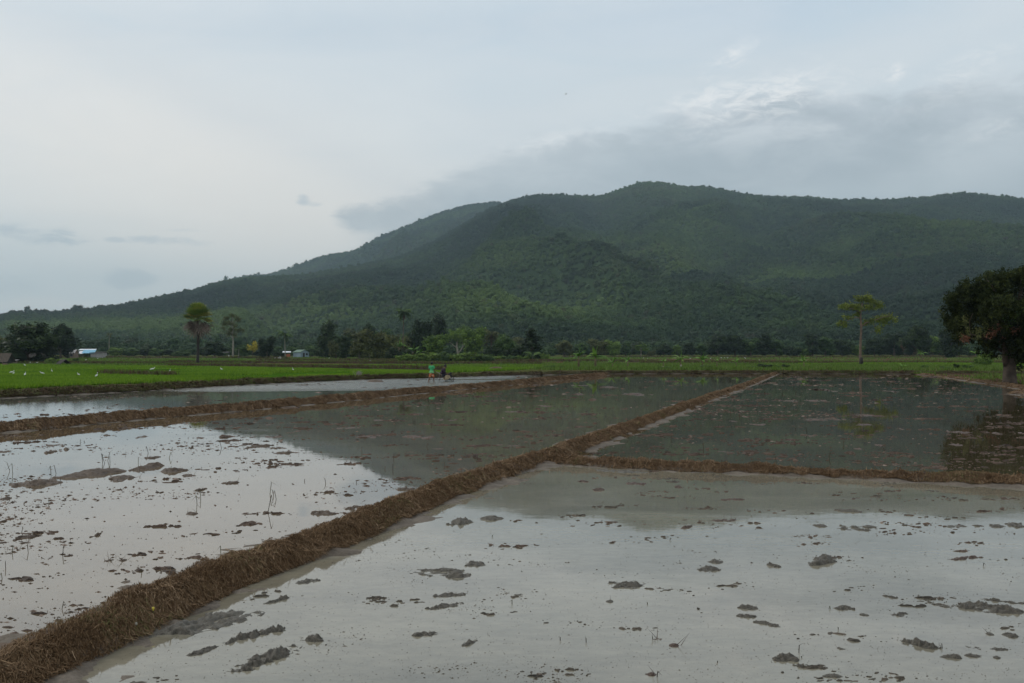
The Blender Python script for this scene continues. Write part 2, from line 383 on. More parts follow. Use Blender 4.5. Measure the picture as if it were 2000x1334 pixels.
# ------------------------------------------------------------------ polylines of the banks (world, water level)
def spl(pts, step=lambda Y: .1):
    """Catmull-Rom through 2-D points, resampled with a step that grows with distance"""
    P = np.array(pts, float); P = np.vstack([2 * P[0] - P[1], P, 2 * P[-1] - P[-2]]); D = []
    for i in range(1, len(P) - 2):
        t = np.linspace(0, 1, 200, endpoint=False)[:, None]
        a, b, c_, d = P[i - 1], P[i], P[i + 1], P[i + 2]
        D.append(.5 * (2 * b + (c_ - a) * t + (2 * a - 5 * b + 4 * c_ - d) * t ** 2 + (3 * b - a - 3 * c_ + d) * t ** 3))
    D = np.vstack(D + [P[-2][None]])
    s = np.concatenate([[0], np.cumsum(np.linalg.norm(np.diff(D, axis=0), axis=1))])
    out = [0.0]
    while out[-1] < s[-1]:
        yy = np.interp(out[-1], s, D[:, 1]); out.append(out[-1] + step(max(yy, 2)))
    out = np.array(out[:-1]); return np.stack([np.interp(out, s, D[:, 0]), np.interp(out, s, D[:, 1])], 1), out
A_front = [(-6.5, -6), (-4.6, -.5), (-3.55, 3.5), (-2.98, 6.38), (-2.74, 7.55), (-2.42, 9.15), (-1.76, 11.15), (-1.03, 14.0), (0, 17.3), (.78, 19.6), (1.45, 21.4), (2.59, 25.2), (5.12, 33.2), (10.1, 49.2), (16.9, 70.4), (27.6, 105), (30.3, 113.4)]
def offs(pts, d):
    P = np.array(pts, float); T = np.gradient(P, axis=0); T /= np.linalg.norm(T, axis=1)[:, None]
    return P + np.stack([-T[:, 1], T[:, 0]], 1) * d
A_mid = offs(A_front, .30)
E_front = [(.3, 19.75)] + [G(p, q) for p, q in [(1110, 909), (1300, 920), (1500, 927), (1700, 937), (2000, 952), (2300, 968)]] + [(18, 11.5), (40, 6)]
E_mid = offs(E_front, .29)
C_front = [(-24, 8), (-19, 17)] + [G(p, q) for p, q in [(0, 846), (200, 827), (400, 809), (600, 791), (850, 766), (1000, 752), (1100, 742), (1190, 733)]]
C_mid = offs(C_front, .45)
B_front = [(-36, 10), (-31, 28)] + [G(p, q) for p, q in [(0, 778), (200, 768), (500, 751), (700, 742), (860, 738), (1000, 733.5), (1190, 730.5), (1350, 730), (1510, 730), (1820, 731), (2000, 733), (2200, 736)]] + [(130, 95)]
B_mid = offs(B_front, .7)
S_front = [G(p, q) for p, q in [(1790, 731.5), (1850, 738), (1900, 746), (1955, 753.5), (2000, 762), (2080, 776)]] + [(48, 38), (70, 20)]

class Bank:
    def __init__(s, mid, w, H, sk, seed, stepk=.006, smin=.06):
        s.P, s.s = spl(mid, lambda Y: max(smin, stepk * Y))
        T = np.gradient(s.P, axis=0); T /= np.linalg.norm(T, axis=1)[:, None]
        s.T = T; s.Nn = np.stack([-T[:, 1], T[:, 0]], 1); s.w = w; s.H = H; s.sk = sk; s.seed = seed
    def h(s, c, X, Y):
        k = s.seed
        we = s.w * (1 + .16 * fbm(X * .9, Y * .9, k, 2)); top = s.H * (1 + .22 * fbm(X * .7, Y * .7, k + 5, 3))
        a = np.abs(c) / we
        z = top * (1 - np.clip(a, 0, 2) ** 2.2) + .05 * fbm(X * 2.7, Y * 2.7, k + 9, 3) * np.clip(1.2 - a, 0, 1) + .050 * fbm(X * 7.0, Y * 7.0, k + 29, 3) + .022 * fbm(X * 14, Y * 14, k + 19, 3)
        skz = .030 + .075 * fbm(X * 1.7, Y * 1.7, k + 13, 4) + .035 * fbm(X * 8, Y * 8, k + 3, 3) - .095 * np.clip((np.abs(c) - we * .85) / s.sk, 0, 1.2)
        return np.maximum(z, skz)
    def mesh(s, name, mat, nc=40):
        cc = np.linspace(-1, 1, nc) * (s.w * 1.15 + s.sk)
        X = s.P[:, 0:1] + s.Nn[:, 0:1] * cc; Y = s.P[:, 1:2] + s.Nn[:, 1:2] * cc
        Z = s.h(np.broadcast_to(cc, X.shape), X, Y)
        Z[:, 0] = -.3; Z[:, -1] = -.3
        V = np.stack([X, Y, Z], -1).reshape(-1, 3)
        return mesh_np(name, V, grid_faces(len(s.P), nc)[:, ::-1], mat, smooth=True)
    def pick(s, n_, y0, y1, cmax=1.0, bias=None):
        ok = np.where((s.P[:, 1] >= y0) & (s.P[:, 1] <= y1))[0]
        ds = np.gradient(s.s)[ok]; i = rng.choice(ok, n_, p=ds / ds.sum()); fr = rng.uniform(-.5, .5, n_) * np.gradient(s.s)[i]
        c = rng.uniform(-1, 1, n_) * s.w * cmax
        if bias: c = np.where(rng.random(n_) < bias, -np.abs(c), c)
        X = s.P[i, 0] + s.T[i, 0] * fr + s.Nn[i, 0] * c; Y = s.P[i, 1] + s.T[i, 1] * fr + s.Nn[i, 1] * c
        return i, c, X, Y
def straw(bank, n_, y0, y1, L=(.08, .26), wk=(.004, .00030), lift=.03, mess=.7, bias=.62, stand=0.0):
    """stalks lying on and hanging down a bank; returns vertices, faces, shade"""
    i, c, X, Y = bank.pick(n_, y0, y1, 1.08, bias)
    a = np.abs(c) / bank.w; ds = np.sign(c)
    th = rng.normal(0, 1, n_) * (mess + 1.1 * np.clip(.55 - a, 0, 1))
    dn, dt = ds * np.cos(th), np.sin(th)
    bare = fbm(X * 1.9, Y * 1.9, bank.seed + 71, 3); keep = bare + rng.normal(0, .18, n_) < .06
    ln = rng.uniform(L[0], L[1], n_) * (1 + .003 * Y) * np.where(keep, 1, .25)
    wd = (wk[0] + wk[1] * Y) * rng.uniform(.6, 1.5, n_)
    pts = []
    l0 = rng.random(n_) ** 2 * lift; l1 = l0 + rng.random(n_) ** 2 * lift * 1.3; l2 = rng.random(n_) ** 2.5 * lift * 2.2
    for k, lf in ((-.35, l0), (.25, l1), (.65, l2)):
        cc = c + dn * ln * k; tt = dt * ln * k
        XX = X + bank.Nn[i, 0] * dn * ln * k + bank.T[i, 0] * tt; YY = Y + bank.Nn[i, 1] * dn * ln * k + bank.T[i, 1] * tt
        ZZ = np.maximum(bank.h(cc, XX, YY), -.01) + lf + .004
        if stand: ZZ = ZZ + (k + .35) * ln * stand * rng.random(n_)
        pts.append(np.stack([XX, YY, ZZ], -1))
    d = pts[2] - pts[0]; sd = np.stack([-d[:, 1], d[:, 0], np.zeros(n_)], -1); sd /= np.linalg.norm(sd, axis=1)[:, None] + 1e-9
    sd[:, 2] = rng.uniform(-.5, .5, n_)
    h_ = sd * wd[:, None] * .5
    V = np.stack([pts[0] - h_, pts[0] + h_, pts[1] + h_, pts[1] - h_, pts[2]], 1).reshape(-1, 3)
    b5 = np.arange(n_)[:, None] * 5
    rr = np.clip(rng.beta(2, 2.2, n_) * .92, 0, .93); rr = np.where(rng.random(n_) < np.where(fbm(X * .8, Y * .8, bank.seed + 91, 3) > .30, .14, .006), 1.0, rr)
    return V, b5 + np.array([0, 1, 2, 3]), b5 + np.array([3, 2, 4]), np.repeat(rr, 5)
def merge(parts):
    V = []; F4 = []; F3 = []; r_ = []; o = 0
    for v, f4, f3, r in parts:
        V.append(v); F4.append(f4 + o); F3.append(f3 + o); r_.append(r); o += len(v)
    return np.concatenate(V), [np.concatenate(F4), np.concatenate(F3)], np.concatenate(r_)

bkA = Bank(A_mid, .305, .178, .75, 21); bkE = Bank(E_mid, .28, .135, .5, 31); bkC = Bank(C_mid, .45, .27, .50, 41); bkB = Bank(B_mid, .75, .30, .8, 51, .005)
bkS = Bank(offs(S_front, .6), .6, .14, .8, 61)
for nm, bk, mt, nc, lb in (('earth_bank', bkA, M_BANK, 44, 'long straw covered mud bank running from the lower left corner to the far shore'),
                       ('earth_bank', bkE, M_BANK, 34, 'low straw covered mud bank branching off to the right between two ponds'),
                       ('earth_bank', bkC, M_BANK, 36, 'brown mud bank between the left pond and the strip being ploughed'),
                       ('earth_bank', bkB, M_BANKW, 36, 'dark weedy bank along the edge of the green rice'),
                       ('earth_bank', bkS, M_BANK, 30, 'low pale mud shore around the foot of the big dark tree')):
    tag(bk.mesh(nm, mt, nc), lb, kind='structure')

V, Fs, r_ = merge([straw(bkA, 170000, 3, 16, (.03, .13), wk=(.0022, .0002), lift=.020, mess=1.0), straw(bkA, 80000, 16, 45, (.05, .18), wk=(.002, .00024), lift=.02, mess=.95), straw(bkA, 45000, 45, 114, (.10, .3), lift=.02), straw(bkA, 1300, 3, 30, (.06, .2), lift=.03, stand=.7)])
tag(mesh_np('dry_straw', V, Fs, M_STRAW, rnd=r_), 'matted brown straw covering the long mud bank', kind='stuff')
V, Fs, r_ = merge([straw(bkE, 56000, 13, 20.3, (.03, .12), wk=(.002, .0002), lift=.018, mess=1.4), straw(bkE, 500, 13, 20.3, (.06, .16), lift=.03, mess=1.2, stand=.8)])
tag(mesh_np('dry_straw', V, Fs, M_STRAW, rnd=r_), 'matted brown straw on the branching bank', kind='stuff')
V, Fs, r_ = merge([straw(bkC, 60000, 20, 60, (.06, .2), lift=.02), straw(bkC, 40000, 60, 118, (.15, .4))])
tag(mesh_np('dry_straw', V, Fs, M_STRAW, rnd=r_ * .9), 'matted straw on the bank behind the left pond', kind='stuff')
V, Fs, r_ = merge([straw(bkB, 45000, 40, 95, (.12, .34), stand=.7), straw(bkB, 40000, 95, 122, (.15, .4), stand=.5)])
tag(mesh_np('weeds', V, Fs, M_WEED, rnd=r_), 'brown and green weeds on the far bank', kind='stuff')
V, Fs, r_ = merge([straw(bkS, 9000, 45, 114, (.12, .3), wk=(.004, .0003))])
tag(mesh_np('dry_straw', V, Fs, M_STRAW, rnd=r_), 'straw and dead leaves on the shore below the big tree', kind='stuff')

# ------------------------------------------------------------------ water
def poly(name, pts, mat, label, z=0.0):
    V = [(p[0], p[1], z) for p in pts]
    me = bpy.data.meshes.new(name); me.from_pydata(V, [], [list(range(len(V)))]); me.update()
    me.materials.append(mat); o = bpy.data.objects.new(name, me); col.objects.link(o)
    if me.polygons[0].normal.z < 0: me.flip_normals()
    return tag(o, label, kind='structure')
Am, Em, Cm, Bm = [[tuple(p) for p in q] for q in (A_mid, E_mid, C_mid, B_mid)]
ij = min(range(len(Am)), key=lambda k: abs(Am[k][1] - 19.9)); J = Am[ij]
W_NEAR = water_mat('turbid_grey_water', (.245, .222, .165), .0013, .03, 1.46)
W_RIGHT = water_mat('dark_pond_water', (.085, .068, .038), .0010, .018, 1.45)
W_LEFT = water_mat('still_pond_water', (.150, .112, .066), .0014, .012, 1.72)
W_STRIP = water_mat('ruffled_water', (.14, .14, .115), .003, .04, 1.36, streak=.30)
poly('water', Am[:ij + 1] + Em[1:] + [(60, -20), (-8, -20)], W_NEAR, 'turbid grey water of the nearest pond')
poly('water', Am[ij:] + [(80, 117), (90, 20)] + [Em[-1]] + Em[:0:-1], W_RIGHT, 'dark water of the pond behind the branching bank')
kc = len(Cm)
poly('water', Am[::-1] + [(-75, -21), (-75, -20)] + Cm + [(Cm[-1][0] + 1, 118), (Am[-1][0], 118)], W_LEFT, 'still water of the wide pond left of the long bank')
tt = np.linspace(0, 1, 90); iB = int(np.argmin(np.abs(bkB.P[:, 0] - (bkC.P[-1, 0] + 2)) + (bkB.P[:, 1] < 60) * 99))
def along(P, t): i_ = t * (len(P) - 1); k_ = np.arange(len(P)); return np.stack([np.interp(i_, k_, P[:, 0]), np.interp(i_, k_, P[:, 1])], 1)
PC = along(bkC.P, tt); PB = along(bkB.P[:iB + 1], tt); PC = np.vstack([[[-75, -20]], PC]); PB = np.vstack([[[-95, -10]], PB])
V = np.concatenate([np.stack([PC[:, 0], PC[:, 1], np.full(len(PC), -.001)], 1), np.stack([PB[:, 0], PB[:, 1], np.full(len(PB), -.001)], 1)])
o = mesh_np('water', V, grid_faces(2, len(PC)), W_STRIP)
if o.data.polygons[5].normal.z < 0: o.data.flip_normals()
tag(o, 'ruffled shallow water where the tractor works', kind='structure')

# ------------------------------------------------------------------ ground
tag(mesh_np('ground', [(-9000, -3000, -.5), (9000, -3000, -.5), (9000, 9000, -.5), (-9000, 9000, -.5)], [[(0, 1, 2, 3)]], M_BED), kind='structure')
ex = [1000 + F * p[0] / p[1] for p in bkB.P if p[1] > 5]; eY = [p[1] for p in bkB.P if p[1] > 5]
o_ = np.argsort(ex); ex = np.array(ex)[o_]; eY = np.array(eY)[o_]
def Yedge(px): return np.interp(px, ex, eY)
cols = np.unique(np.concatenate([np.arange(-3000, -100, 60), np.arange(-100, 2100, 8), np.arange(2100, 5000, 60)])).astype(float)
rows = np.array([0, .4, 1, 2, 4, 7, 11, 16, 22, 30, 40, 52, 66, 82, 100, 130, 170, 220, 280, 340, 400, 460, 520, 600])
YE = Yedge(cols)[None, :] - .2
YY = YE + (rows[:, None] / 600) ** 1 * (720 - YE); XX = (cols[None, :] - 1000) / F * YY
ZZ = gz(YY) + .06 * fbm(XX * .12, YY * .12, 3, 4); ZZ[0] = -.1
tag(mesh_np('field', np.stack([XX, YY, ZZ], -1).reshape(-1, 3), grid_faces(len(rows), len(cols)), M_LAND, smooth=True), 'far paddy fields with brown and green strips', kind='structure')
# shelf of mud and grass below the big tree
M_SHORE = land_mat('shore_soil', [(.34, (.035, .023, .014)), (.48, (.065, .042, .027)), (.58, (.10, .07, .045)), (.68, (.05, .075, .022))], (.25, .5), 2.5)
sf, _ = spl(S_front, lambda Y: .5)
bm_ = bkB.P[(bkB.P[:, 0] >= sf[0][0]) & (bkB.P[:, 0] < 95)]
V = []
for k in range(40):
    t = k / 39; a = sf[int(t * (len(sf) - 1))]; b = bm_[int(t * (len(bm_) - 1))]
    for j in range(14):
        q = a * (1 - j / 13) + b * (j / 13); V.append((q[0], q[1], -.1 if j == 0 else .10 + .09 * float(fbm(q[0] * .4, q[1] * .4, 8, 3))))
tag(mesh_np('mud_shore', V, grid_faces(40, 14)[:, ::-1], M_SHORE, smooth=True), 'trampled brown shore where the big tree grows', kind='structure')

k_ = 5200; ja = rng.random(k_); jb = rng.random(k_) ** .8
pa = sf[(ja * (len(sf) - 1)).astype(int)]; pb = bm_[(ja * (len(bm_) - 1)).astype(int)]; q_ = pa * (1 - jb[:, None]) + pb * jb[:, None]
ok_ = fbm(q_[:, 0] * .3, q_[:, 1] * .3, 12, 3) > -.02; q_ = q_[ok_]
SHORE_GRASS = (q_[:, 0], q_[:, 1], np.full(len(q_), .12))
def plot(name, px0, px1, top, bot, mat, dz, label, nx=60, ny=8, zn=.0):
    """a field sheet between two rows of the far land (rows as (px,py) polylines)"""
    xs = np.linspace(px0, px1, nx); tp = np.interp(xs, *zip(*top)); bt = np.interp(xs, *zip(*bot))
    V = []
    for j in range(ny):
        py = bt + (tp - bt) * j / (ny - 1)
        Y = np.array([Yof(p) for p in py]); Y = np.maximum(Y, Yedge(xs) + .75)
        X = (xs - 1000) / F * Y; V.append(np.stack([X, Y, gz(Y) + .06 * fbm(X * .12, Y * .12, 3, 4) + dz], -1))
    return tag(mesh_np(name, np.concatenate(V), grid_faces(ny, nx), mat, smooth=True), label, kind='structure')
RB = [(-150, 772), (0, 761), (100, 756), (300, 748), (500, 741), (700, 734), (860, 730), (1000, 726)]
plots = [
 ('rice_field', -100, 870, [(-100, 710.5), (0, 711), (300, 716), (500, 719), (700, 723), (870, 729)], RB, M_RICEG, .05, 'bright green young rice with egrets'),
 ('rice_field', 330, 860, [(330, 711.5), (860, 714)], [(330, 714.5), (500, 716.5), (860, 720)], M_RICEG, .055, 'narrow green rice strip behind the egrets'),
 ('rice_field', 868, 1062, [(868, 715), (1062, 714)], [(868, 728), (1000, 724), (1062, 719)], M_RICEG, .05, 'bright rice plot behind the tractor'),
 ('rice_field', 1560, 2100, [(1560, 709), (2100, 711)], [(1560, 718), (1900, 719), (2100, 719)], M_RICEG, .05, 'green rice plot under the tall lone tree'),
 ('grass_field', 1060, 1562, [(1060, 711), (1562, 710)], [(1060, 722), (1562, 722)], M_GREENG, .04, 'rough grass strip with banana plants'),
 ('grass_field', 1040, 1500, [(1040, 697), (1500, 699)], [(1040, 705), (1250, 707), (1500, 704)], M_GREENG, .04, 'far green strip at the forest foot'),
 ('grass_field', 330, 830, [(330, 699), (830, 703)], [(330, 704), (830, 707)], M_GREENG, .04, 'far green strip by the houses'),
 ('ploughed_field', 1225, 2100, [(1225, 700.5), (2100, 699)], [(1225, 706), (1560, 709), (2100, 709)], M_PLOW, .06, 'brown ploughed strip before the forest'),
 ('ploughed_field', 200, 700, [(200, 708.5), (700, 709)], [(200, 711), (700, 711.5)], M_PLOW, .06, 'bare brown strip beyond the rice'),
 ('ploughed_field', 560, 1100, [(560, 706.5), (1100, 706)], [(560, 708.5), (1100, 709.5)], M_PLOW, .05, 'brown fallow strip before the trees'),
]
for p in plots: plot(*p)

def blades(X, Y, Z, h, w, n_b, lean=.35, rr=None):
    k = len(X); X = np.repeat(X, n_b); Y = np.repeat(Y, n_b); Z = np.repeat(Z, n_b); h = np.repeat(h, n_b); w = np.repeat(w, n_b)
    m_ = len(X); a = rng.uniform(0, 6.283, m_); ln = rng.normal(0, lean, m_); b = rng.uniform(0, 6.283, m_)
    hh = h * rng.uniform(.6, 1.15, m_); jx, jy = rng.normal(0, .6, m_) * w * 2, rng.normal(0, .6, m_) * w * 2
    bx, by = X + jx, Y + jy; dx, dy = np.cos(a) * w * .5, np.sin(a) * w * .5
    tx, ty = bx + np.cos(b) * ln * hh, by + np.sin(b) * ln * hh
    V = np.stack([np.stack([bx - dx, by - dy, Z - .02], -1), np.stack([bx + dx, by + dy, Z - .02], -1), np.stack([tx, ty, Z + hh], -1)], 1).reshape(-1, 3)
    f = np.arange(m_)[:, None] * 3 + np.array([0, 1, 2])
    r = rng.beta(2, 2, m_) if rr is None else rr
    return V, f, np.repeat(r, 3)
def scatter(px0, px1, top, bot, n_, mask=None):
    px = rng.uniform(px0, px1, n_); u = rng.random(n_)
    py = np.interp(px, *zip(*top)) * (1 - u) + np.interp(px, *zip(*bot)) * u
    Y = np.interp(-py, -_PT[::1], _YT); Y = np.maximum(Y, Yedge(px) + rng.uniform(.3, .9, n_)); X = (px - 1000) / F * Y
    if mask is not None: k = mask(X, Y, px, py); X, Y = X[k], Y[k]
    return X, Y, gz(Y) + .06 * fbm(X * .12, Y * .12, 3, 4)
def brownish(X, Y, px, py):   # gaps in the rice
    return (fbm(X * .09, Y * .05, 77, 3) < .28) | (py > 740)
tufts = []
for p, n_ in zip(plots[:4], (120000, 22000, 16000, 26000)):
    X, Y, Z = scatter(p[1], p[2], p[3], p[4], n_, brownish if p is plots[0] else None)
    tufts.append(blades(X, Y, Z, np.full(len(X), .30) * (1 + .25 * fbm(X * .3, Y * .3, 5, 2)), .018 + .00075 * Y, 2))
V = np.concatenate([t[0] for t in tufts]); off = np.cumsum([0] + [len(t[0]) for t in tufts[:-1]])
tag(mesh_np('rice_plants', V, [np.concatenate([t[1] + o for t, o in zip(tufts, off)])], M_RICE, rnd=np.concatenate([t[2] for t in tufts])), 'young rice plants', kind='stuff')
tufts = []
X, Y, Z = scatter(-60, 2060, [(-60, 698), (2060, 698)], [(-60, 712), (700, 716), (1060, 722), (2060, 724)], 60000, lambda X, Y, px, py: fbm(X * .06, Y * .12, 99, 3) > -.05)
tufts.append(blades(X, Y, Z, rng.uniform(.2, .5, len(X)), .03 + .0011 * Y, 2))
X, Y, Z = scatter(1060, 1960, [(1060, 711), (1960, 717)], [(1060, 723), (1960, 724)], 26000)
tufts.append(blades(X, Y, Z, rng.uniform(.25, .6, len(X)), .03 + .0008 * Y, 2))
tufts.append(blades(*SHORE_GRASS, rng.uniform(.10, .32, len(SHORE_GRASS[0])), .02 + .0007 * SHORE_GRASS[1], 2))
V = np.concatenate([t[0] for t in tufts]); off = np.cumsum([0] + [len(t[0]) for t in tufts[:-1]])
tag(mesh_np('grass', V, [np.concatenate([t[1] + o for t, o in zip(tufts, off)])], M_GRASS, rnd=np.concatenate([t[2] for t in tufts])), 'rough grass on the far fields', kind='stuff')
# dikes between the far fields
def dike(px0, py0, px1, py1, Hh, label, dens=500):
    k = 120; px = np.linspace(px0, px1, k); py = np.linspace(py0, py1, k); py = py + .5 * fbm(px * .01, py * .1, 7, 3)
    Y = np.array([Yof(q) for q in py]); X = (px - 1000) / F * Y; z = gz(Y)
    hh = Hh * (1 + .5 * fbm(X * .1, Y * .1, 23, 3))
    V = np.stack([np.stack([X, Y - .9, z - .1], -1), np.stack([X, Y - .35, z + hh], -1), np.stack([X, Y + .35, z + hh], -1), np.stack([X, Y + .9, z - .1], -1)], 0).reshape(-1, 3)
    tag(mesh_np('field_dike', V, grid_faces(4, k), M_BANKW, smooth=True), label, kind='structure')
    n_ = int(abs(px1 - px0) * 6); t = rng.random(n_); Xa = np.interp(t, np.linspace(0, 1, k), X); Ya = np.interp(t, np.linspace(0, 1, k), Y) + rng.normal(0, .6, n_)
    return blades(Xa, Ya, np.interp(t, np.linspace(0, 1, k), z + hh * .6), rng.uniform(.2, .55, n_), .03 + .001 * Ya, 2)
tufts = [dike(*a) for a in [(-60, 710.5, 330, 711, .35, 'low dike behind the egret field'), (330, 716, 870, 722, .35, 'brown dike inside the rice on the left'), (200, 733, 340, 737, .25, 'weedy strip in the rice near the fan palm'),
        (330, 709, 1060, 711.5, .4, 'brown dike beyond the narrow rice strip'), (500, 704.5, 1100, 706.5, .5, 'dike before the village trees'), (1060, 706, 1560, 709, .4, 'dike behind the banana plants'), (1250, 710, 2060, 709.5, .35, 'dike behind the lone tree'), (1100, 698, 2060, 698.5, .5, 'dike along the forest edge'), (120, 699, 560, 700, .5, 'dike near the far houses')]]
V = np.concatenate([t[0] for t in tufts]); off = np.cumsum([0] + [len(t[0]) for t in tufts[:-1]])
tag(mesh_np('weeds', V, [np.concatenate([t[1] + o for t, o in zip(tufts, off)])], M_WEED, rnd=np.concatenate([t[2] for t in tufts])), 'weeds on the field dikes', kind='stuff')

# ------------------------------------------------------------------ mud clods (one thing each) and loose crumbs
def clod(px, py, w, tilt, thick, mat, label, group=None, spikes=0, Hmax=.07, island=.55):
    a = np.array(G(px - w / 2, py + tilt / 2)); b = np.array(G(px + w / 2, py - tilt / 2))
    c0 = (a + b) / 2; ax = (b - a) / 2; L = np.linalg.norm(ax); Y = c0[1]; s = F / Y
    Hh = min(Hmax, .42 * thick / s); dY = max(thick * .75 * Y * Y / (CAM * F) * .5, .04, L * .12)
    u_ = ax / L; nrm = np.array([-u_[1], u_[0]]); 
    if nrm[1] < 0: nrm = -nrm
    half = max(dY * abs(nrm[1]), min(.05, L * .3))
    nu = 70 if w > 60 else 40; nv = 34 if w > 60 else 22
    U, Vv = np.meshgrid(np.linspace(-1, 1, nu), np.linspace(-1, 1, nv)); sd = int(px * 7 + py * 13)
    r2 = U * U + Vv * Vv
    lx, ly = U * L, Vv * half; q = 1 / max(.06, min(half, L) * .9)
    P0 = c0[None, None, :] + u_ * lx[..., None] + nrm * ly[..., None]; rg = 1 - 2 * np.abs(fbm(lx * q * 1.9, ly * q * 2.6, sd + 21, 3)); z = Hh * ((.26 if w > 56 else .42) - r2 * .9 + island * 1.5 * fbm(lx * q * .9, ly * q * 1.3, sd, 3) + .62 * fbm(lx * q * 3.2, ly * q * 4.2, sd + 3, 4, .6) + .30 * (rg - .5)); z = np.where(z > 0, Hh * .12 + z * 1.15, z) + .007 * fbm(P0[..., 0] * 22, P0[..., 1] * 22, 5, 3)
    if Y > 21: z = Hh * (.02 - .40 * r2 + 1.3 * fbm(lx * 6.5, ly * 3.6, sd, 4, .7))
    if Y < 21: z = np.where((z > (-.22 if mat is M_MUDG else -.07) * Hh) & (z <= .002), .002, z)      # smeared wet film round the lumps
    z = np.where(r2 > .95, -.02, z); z = np.maximum(z, -.025)
    wob = .25 * fbm(lx * q, ly * q, sd + 9, 2)
    P = c0[None, None, :] + u_ * (lx + wob * half)[..., None] + nrm * (ly + wob * half)[..., None]
    V = np.concatenate([P, z[..., None]], -1).reshape(-1, 3); V = V - np.array([c0[0], c0[1], 0])
    f = grid_faces(nv, nu); zf = V[:, 2][f].max(1); f = f[zf > -.012]
    m_ = MB(); m_.add(V, f4=f)
    for k in range(spikes):
        x0, y0 = rng.uniform(-.8, .8) * L, rng.uniform(-.6, .6) * half; p = u_ * x0 + nrm * y0
        an = rng.uniform(0, 6.28); ln = rng.uniform(.05, .16); e = np.array([math.cos(an), math.sin(an)]) * ln * .8
        m_.add([(p[0] - .003, p[1], -.01), (p[0] + .004, p[1], -.01), (p[0] + e[0], p[1] + e[1], ln * rng.uniform(.3, .9))], f3=[(0, 1, 2)])
    o = m_.build('mud_clod', mat, smooth=True); o.location = (c0[0], c0[1], 0)
    return tag(o, label, 'mud clod', group)
g1 = 'grey mud clods in the nearest pond'
